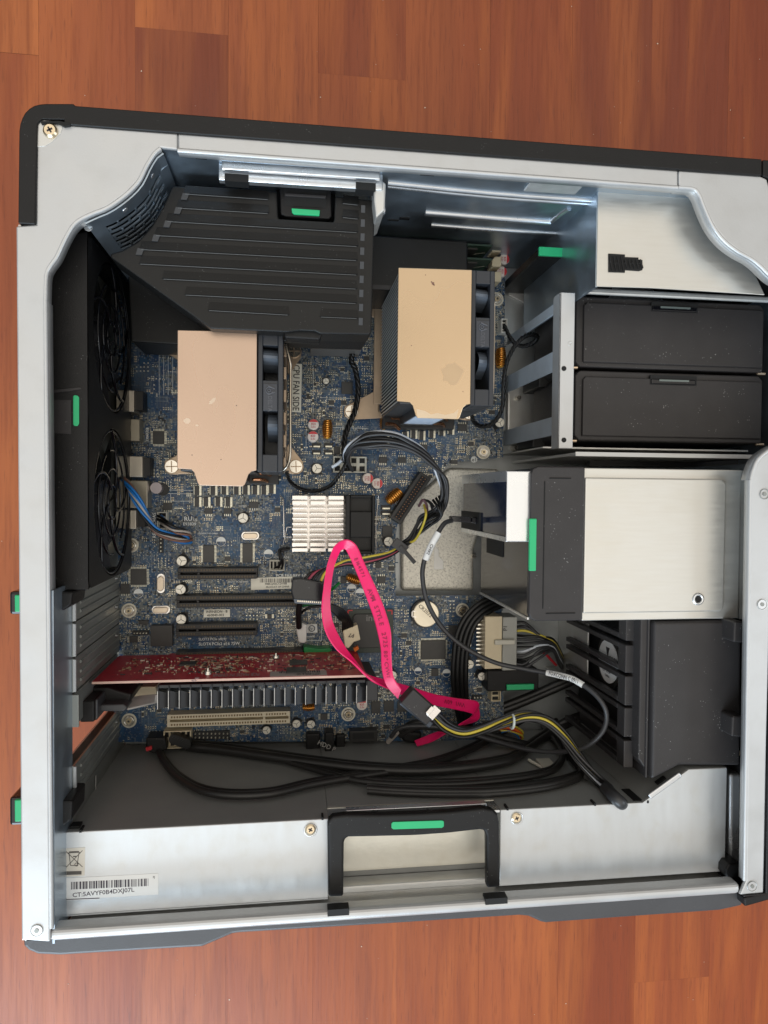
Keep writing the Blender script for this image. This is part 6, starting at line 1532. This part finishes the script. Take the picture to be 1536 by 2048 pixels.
# wide black plug with a row of contacts
a = P(592, 1160, .105); b = P(656, 1165, .105); c = P(660, 1208, .101); d = P(585, 1204, .101)
m = MB(); m.prism([P(x, y, .104).xy for x, y in ((584, 1158), (600, 1156), (657, 1167), (661, 1180), (662, 1205), (660, 1211), (589, 1208), (582, 1182))], .092, .104); wp = m.build('wide_plug', BLKG, PC, bevel=.0010)
m = MB(); m.pp([(587, 1198), (663, 1203), (661, 1211), (589, 1207)], .1035, .1050); m.build('plug_lip', pm('slate_plug_lip', (.10, .12, .15), 0, .3), wp, bevel=.0004)
m = MB()
for k in range(15): q = P(596+k*4.1, 1200.6+k*.28, .1055); m.box(q.x-.0004, q.x+.0004, q.y-.0011, q.y, .1049, .1054)
m.build('contact', pm('pale_gold_contact', (.80, .72, .58), .7, .3), wp)
for k in range(5):
    q = [(650-k*2, 1205, .098), (668, 1212+k*3, .098), (688-k*2, 1222+k*4, .094), (702-k*4, 1243, .088), (706-k*5, 1262, .082)]
    m = MB(); m.tube(pts3(q), .00115, 7, 6); m.build('wire', BLKC, PC)
m = MB(); m.tube(pts3([(665, 1210, .09), (640, 1212, .088), (615, 1217, .086), (600, 1230, .082), (599, 1250, .078)]), .0010, 7, 6); m.build('wire', BLKC, PC)
m = MB(); m.tube(pts3([(600, 1206, .09), (597, 1225, .086), (598, 1255, .078)]), .0022, 7, 6); m.build('wire', BLKC, PC)
# cream latching plug marked P7
q = [P(x, y, .086).xy for x, y in ((686, 1262), (715, 1249), (721, 1280), (708, 1284), (697, 1297), (690, 1294))]
m = MB(); m.prism(q, .076, .086); p7 = m.build('cream_plug', CREAM, PC, bevel=.0006)
m = MB(); c = P(709, 1268, .0864); m.text('P7', c, (-.99, .15, 0), (-.15, -.99, 0), .0040); m.build('plug_print', INK, p7)
m = MB(); m.pp([(707, 1297), (716, 1292), (718, 1298), (710, 1304)], .070, .074); m.build('orange_core', ORGW, PC)
m = MB(); m.pp([(590, 1246), (600, 1244), (614, 1250), (613, 1284), (608, 1287), (597, 1285)], .070, .0775); m.build('white_plug', pm('frosted_white_nylon', (.60, .58, .54), 0, .4), PC, bevel=.0012, seg=3)
m = MB(); m.tube(pts3([(662, 1180, .075), (672, 1172, .078), (678, 1166, .075)]), .0011, 8, 4); m.tube(pts3([(605, 1212, .08), (625, 1208, .082), (640, 1211, .08)]), .0009, 8, 4); m.build('green_wire', GREEND, PC)

# sleeved power leads from the supply to the latching plug
SP = thing('power_lead', P(1060, 1480, .07), 'yellow, black and white wires from the grey sleeve in the power supply, with white tie', 'cable')
bundle(SP, [(868, 1426, .150), (893, 1452, .148), (925, 1465, .145), (965, 1458, .142), (1005, 1444, .140), (1050, 1432, .140), (1090, 1440, .140), (1125, 1472, .142), (1160, 1520, .146), (1200, 1565, .150), (1218, 1582, .153)], [YELW, BLKCG, BLKC, WHTW, BLKC, BLKCG, YELW, BLKC], .00115, .0032, .8, .6)
tie(SP, 1024, 1443, .140, .0045, .0009, pm('pale_blue_white_tie', (.62, .70, .68), 0, .4), (1, -.1, 0))
m = MB(); m.tube(pts3w([(1212, 1576, .150), (1228, 1593, .156)], .0042)+pts3w([(1241, 1605, .160)], .0012)+[PY(1245, 1608, yw-.006)], .0040, 16, 4); m.build('grey_sleeve', BLKCG, SP)
m = MB(); q = P(1252, 1612, .152); m.box(q.x-.0075, q.x+.0055, yw-.0006, yw+.0006, .160, .1775); m.build('dark_exit_opening', DARKH, SP)  # flat dark patch standing in for the shaded opening round the sleeve

# thin grey sensor lead with two white markers
SN = thing('sensor_lead', P(900, 1250, .08), 'thin dark grey lead with white markers, one reading FOXCONN C 0911', 'cable')
m = MB(); m.tube(pts3([(904, 1041, .115), (890, 1046, .118), (878, 1062, .120), (862, 1090, .120), (849, 1120, .118), (845, 1155, .116), (855, 1205, .114), (885, 1256, .112), (930, 1295, .112), (990, 1325, .114), (1050, 1338, .120), (1095, 1346, .128), (1140, 1357, .140), (1180, 1380, .150), (1207, 1410, .156), (1213, 1440, .156), (1200, 1470, .154), (1165, 1496, .146), (1110, 1504, .130), (1050, 1498, .116), (990, 1482, .102), (920, 1462, .090), (850, 1452, .086), (800, 1456, .080), (782, 1474, .074)]), .00165, 10, 8); m.build('lead_jacket', BLKCG, SN)
m = MB(); m.tube(pts3([(877, 1065, .1202), (862, 1092, .1202), (851, 1119, .1184)]), .0024, 12, 5); m.build('white_marker', LABELW, SN)
m = MB(); m.tube(pts3([(1094, 1345.5, .128), (1120, 1351, .1350), (1145, 1358, .1415), (1166, 1370, .147)]), .0021, 12, 5); mk = m.build('white_marker', LABELW, SN)
m = MB(); q = P(1163, 1369, .1495); q2 = P(1097, 1349, .1315); dd = (q2-q).normalized(); up = Z.cross(dd); m.text('FOXCONN C 0911', q2, -dd, -up if (-up).y > 0 else up, .0040, sx=.66); m.build('marker_print', INK, mk)
m = MB(); q = P(858, 1109, .1226); dd = (P(872, 1078, .1226)-q).normalized(); m.text('CHAS', P(860, 1099, .1229), -dd, Vector((-dd.y, dd.x, 0)), .0030, centre=True); m.build('marker_print', INK, mk)
m = MB(); m.pp([(903, 1032), (943, 1034), (943, 1046), (903, 1043)], .108, .116); m.pp([(943, 1034), (962, 1036), (962, 1050), (943, 1046)], .106, .113); m.build('lead_plug', BLKG, SN, bevel=.0006)

# thick black cables curving from the tray down to the board edge
TH = thing('thick_cable', P(925, 1300, .06), 'thick black cables curving side by side between coin cell and cream power header', 'cable')
for k in range(4):
    o_ = k*8.5; q = [(1035, 1185+o_*.9, .060), (1000, 1188+o_*1.0, .066), (965+o_*.4, 1202+o_*.9, .072), (935+o_*.7, 1228+o_*.7, .074), (915+o_, 1265+o_*.3, .074), (908+o_, 1310, .073), (906+o_, 1360, .070), (912+o_*.9, 1410, .064), (922+o_*.8, 1450, .056)]
    m = MB(); m.tube(pts3(q), .0019, 10, 7); m.build('cable_jacket', BLKC, TH)

# main board power plug and its wires
MP = thing('board_power_plug', P(1020, 1285, .06), 'translucent grey plug with black and yellow wires pushed onto the cream power header', 'power plug')
m = MB(); m.pbox(1005, 1234, 1034, 1341, ZB+.001, ZB+.0205); m.build('plug_body', CLEARP, MP, bevel=.0006)
m = MB(); m.pbox(990, 1280, 1031, 1290, ZB+.0205, ZB+.0245); m.build('plug_catch', NATUR, MP, bevel=.0008)
m = MB(); c = P(1014, 1262, ZB+.021); m.text('P1', c, (0, 1, 0), (-1, 0, 0), .0042); m.build('plug_print', INK, MP)
RM = random.Random(8)
for k in range(12):
    y = 1246+k*8.1; q = [(1030, y, ZB+.016-.004*(k % 2)), (1050, y+RM.uniform(-1, 2), ZB+.018), (1080, (y+1285)/2+RM.uniform(-6, 6), ZB+.020), (1105, 1278+k*2.2, ZB+.016), (1118, 1296+k*3, ZB+.004), (1128, 1320+k*2, ZT+.004)]
    m = MB(); m.tube(pts3(q), .00105, 7, 6); m.build('wire', YELW if k == 2 else (WHTW if k == 7 else (BLKCG if k % 3 else BLKC)), MP)
m = MB(); m.tube(pts3([(1080, 1300, ZB+.006), (1095, 1312, ZB+.008), (1112, 1330, ZB)]), .0011, 7, 6); m.build('red_wire', REDW, MP)

# cooler fan leads
def twisted(name, l, label, n=3, r=.0008, tw=9, mats=None):
    t = thing(name, pts3(l)[0], label, 'cable'); bundle(t, l, mats or [BLKC]*n, r, r*1.05, tw, sub=9); return t
twisted('fan_lead', [(574, 944, .10), (580, 962, .078), (600, 977, .070), (630, 982, .068), (660, 972, .072), (680, 948, .080), (692, 925, .082), (690, 900, .078)], 'twisted black fan lead looping below the rosy topped cooler')
twisted('shroud_lead', [(706, 700, .075), (703, 722, .074), (712, 745, .074), (716, 780, .074), (712, 815, .074), (700, 845, .076), (690, 872, .078), (688, 905, .080), (690, 925, .072)], 'knotted black lead running down from the ribbed shroud between the two coolers', 3, .0011, 7)
t = twisted('fan_lead', [(944, 822, .110), (947, 842, .088), (965, 853, .080), (990, 843, .080), (1005, 812, .084), (1007, 770, .088), (1011, 735, .090), (1022, 705, .092), (1040, 680, .094), (1060, 669, .090), (1074, 672, .084), (1070, 683, .078), (1050, 692, .074), (1032, 688, .074), (1020, 675, .072), (1009, 652, .068)], 'twisted black fan lead of the golden topped cooler beside the cage struts', 3, .0009, 16)
RW = thing('rear_fan_cable', P(320, 1050, .07), 'blue, grey and brown fan wires running from the rear fan housing', 'cable')
bundle(RW, [(250, 962, .085), (262, 980, .092), (277, 1004, .094), (292, 1030, .092), (312, 1058, .088), (340, 1072, .082), (365, 1080, .076), (380, 1082, .070)], [BLUEW, BLUEW, BROWNW, GREYW, BLKC, BLUEW, GREYW], .0009, .0024, 1.1, .3)
bundle(RW, [(319, 1036, .066), (330, 1046, .078), (348, 1058, .080), (366, 1064, .078), (377, 1070, .074), (374, 1080, .068)], [BLKC, BLKC, BLUEW, BROWNW, GREYW], .0009, .0020, .7, .8)

# black cables lying along the grey power supply wall
def flatpair(label, l, r=.0021, n=2, gap=7, group='black cables along the grey wall', name='flat_cable', slope=(0, 1)):
    t = thing(name, pts3(l)[len(l)//2], label, 'cable', group)
    for k in range(n):
        q = [(a+slope[0]*k*gap, b+slope[1]*k*gap, c) for a, b, c in l]; m = MB(); m.tube(pts3w(q, r+.001+.0015*(k%2)), r, 10, 8); m.build('cable_jacket', BLKCAB, t)
    return t
BLKCAB = pm('black_rubber_cable', (.017, .016, .015), 0, .40, .15, 200, .1, 1500)
flatpair('black cable pair sagging in a wide arc from the red-marked plug at the left', [(318, 1498, .062), (330, 1520, .074), (355, 1548, .086), (400, 1574, .094), (460, 1585, .096), (540, 1582, .094), (620, 1564, .090), (700, 1550, .084), (790, 1536, .080), (870, 1520, .078), (940, 1494, .074), (1000, 1462, .066), (1060, 1425, .056)], .0024, 2, 6)
flatpair('thick black sleeved cable crossing from the front panel header towards the front fans', [(375, 1488, .064), (440, 1494, .066), (540, 1508, .070), (640, 1522, .076), (740, 1533, .080), (840, 1537, .082), (940, 1530, .082), (1010, 1518, .078), (1035, 1508, .070)], .0034, 2, 5)
flatpair('lower pair of flat black cables that fold back near the pale clip', [(735, 1570, .084), (790, 1574, .090), (880, 1577, .092), (980, 1576, .092), (1080, 1566, .090), (1140, 1552, .084), (1162, 1538, .074), (1150, 1515, .060), (1130, 1490, .050)], .0021, 3, 6)
flatpair('black cable pair passing just above the lower pair and bending up at the clip', [(560, 1512, .060), (620, 1530, .070), (700, 1552, .080), (780, 1562, .086), (900, 1563, .088), (1000, 1556, .086), (1070, 1546, .082), (1110, 1532, .076), (1125, 1505, .062), (1105, 1470, .052), (1085, 1445, .045)], .0021, 2, 6)
flatpair('thick black cable running up to the right behind the green barred block', [(930, 1440, .050), (985, 1420, .052), (1050, 1395, .056), (1120, 1365, .060), (1165, 1345, .060)], .0030, 2, 9)
flatpair('black cable crossing below the sleeve of yellow wires', [(1175, 1425, .060), (1135, 1440, .060), (1095, 1462, .060), (1055, 1490, .056), (1035, 1505, .050)], .0028, 2, 9)
flatpair('dark cable hanging from the front fans towards the grey wall', [(1110, 1440, .050), (1130, 1470, .056), (1150, 1500, .060), (1165, 1530, .062), (1175, 1545, .056)], .0025, 2, 8)
flatpair('grey brown cable emerging under the board edge beside the pink cable', [(800, 1462, .070), (830, 1446, .078), (880, 1448, .082), (950, 1462, .084), (1010, 1478, .084), (1060, 1490, .082)], .0026, 2, 8)
CW = thing('coloured_wires', P(1010, 1465, .04), 'loose orange red yellow and blue wires bunched below the white cable tie', 'wires')
RC = random.Random(12)
for k, mt in enumerate((ORGW, ORGW, REDW, BLUEW, ORGW, YELW, REDW, GREEND, ORGW, YELW)):
    b = RC.uniform(-7, 7); q = [(955+RC.uniform(-8, 8), 1470+b, .060), (985, 1462+b+RC.uniform(-4, 4), .066), (1015, 1456+b, .068), (1040+RC.uniform(-5, 5), 1468+b*.8, .066), (1036, 1484+b*.5, .060), (1010+RC.uniform(-14, 4), 1496, .054)]
    m = MB(); m.tube(pts3(q), .0009, 6, 6); m.build('wire', mt, CW)
m = MB(); m.pp([(995, 1478), (1018, 1482), (1020, 1487), (998, 1486)], .060, .066); m.build('yellow_tape', YELW, CW, bevel=.0006)
# left lower plugs
LP = thing('panel_plug', P(318, 1488, ZB), 'dark ribbed plug with a red tip at the lower left edge of the board', 'plug')
m = MB(); m.pp([(292, 1476), (330, 1476), (334, 1500), (308, 1508), (292, 1502)], .055, .072); m.build('plug_body', BLK, LP, bevel=.001)
m = MB(); m.pp([(291, 1496), (303, 1492), (304, 1499), (293, 1503)], .070, .0735); m.build('red_tip', REDW, LP)
LQ = thing('ribbed_plug', P(352, 1478, ZB), 'black coiled plug seated in the cream front panel header', 'plug')
m = MB()
for k in range(6): m.cyl(P(348+k*5, 1478+k*1.5, .072), .0036, .066, .0730+k*.0004, 14)
m.build('plug_body', BLKC, LQ)
DP = thing('data_plug', P(650, 1490, .05), 'dim black data plugs hanging below the board edge with HDD printed on one', 'plug')
m = MB(); m.pbox(612, 1468, 640, 1512, ZT, .064); m.pbox(650, 1466, 668, 1515, ZT, .070); m.pbox(672, 1470, 690, 1500, ZT, .062); m.build('plug_body', BLK, DP, bevel=.001)
m = MB(); c = P(634, 1488, .0712); m.text('HDD P', c, (.9, -.45, 0), (.45, .9, 0), .0048); m.build('plug_print', pm('dim_grey_print', (.35, .34, .32), 0, .6), DP)
WP = thing('white_tip_plug', P(790, 1475, .05), 'small pale tipped lead end below the board edge left of the pink cable', 'plug')
m = MB(); m.tube(pts3([(776, 1484, .066), (785, 1474, .070), (794, 1464, .074)]), .0020, 10, 4); m.build('pale_tip', GREYW, WP)
m = MB(); m.pp([(800, 1462), (845, 1466), (840, 1490), (806, 1484)], ZT, .064); m.build('plug_body', BLK, WP, bevel=.002)
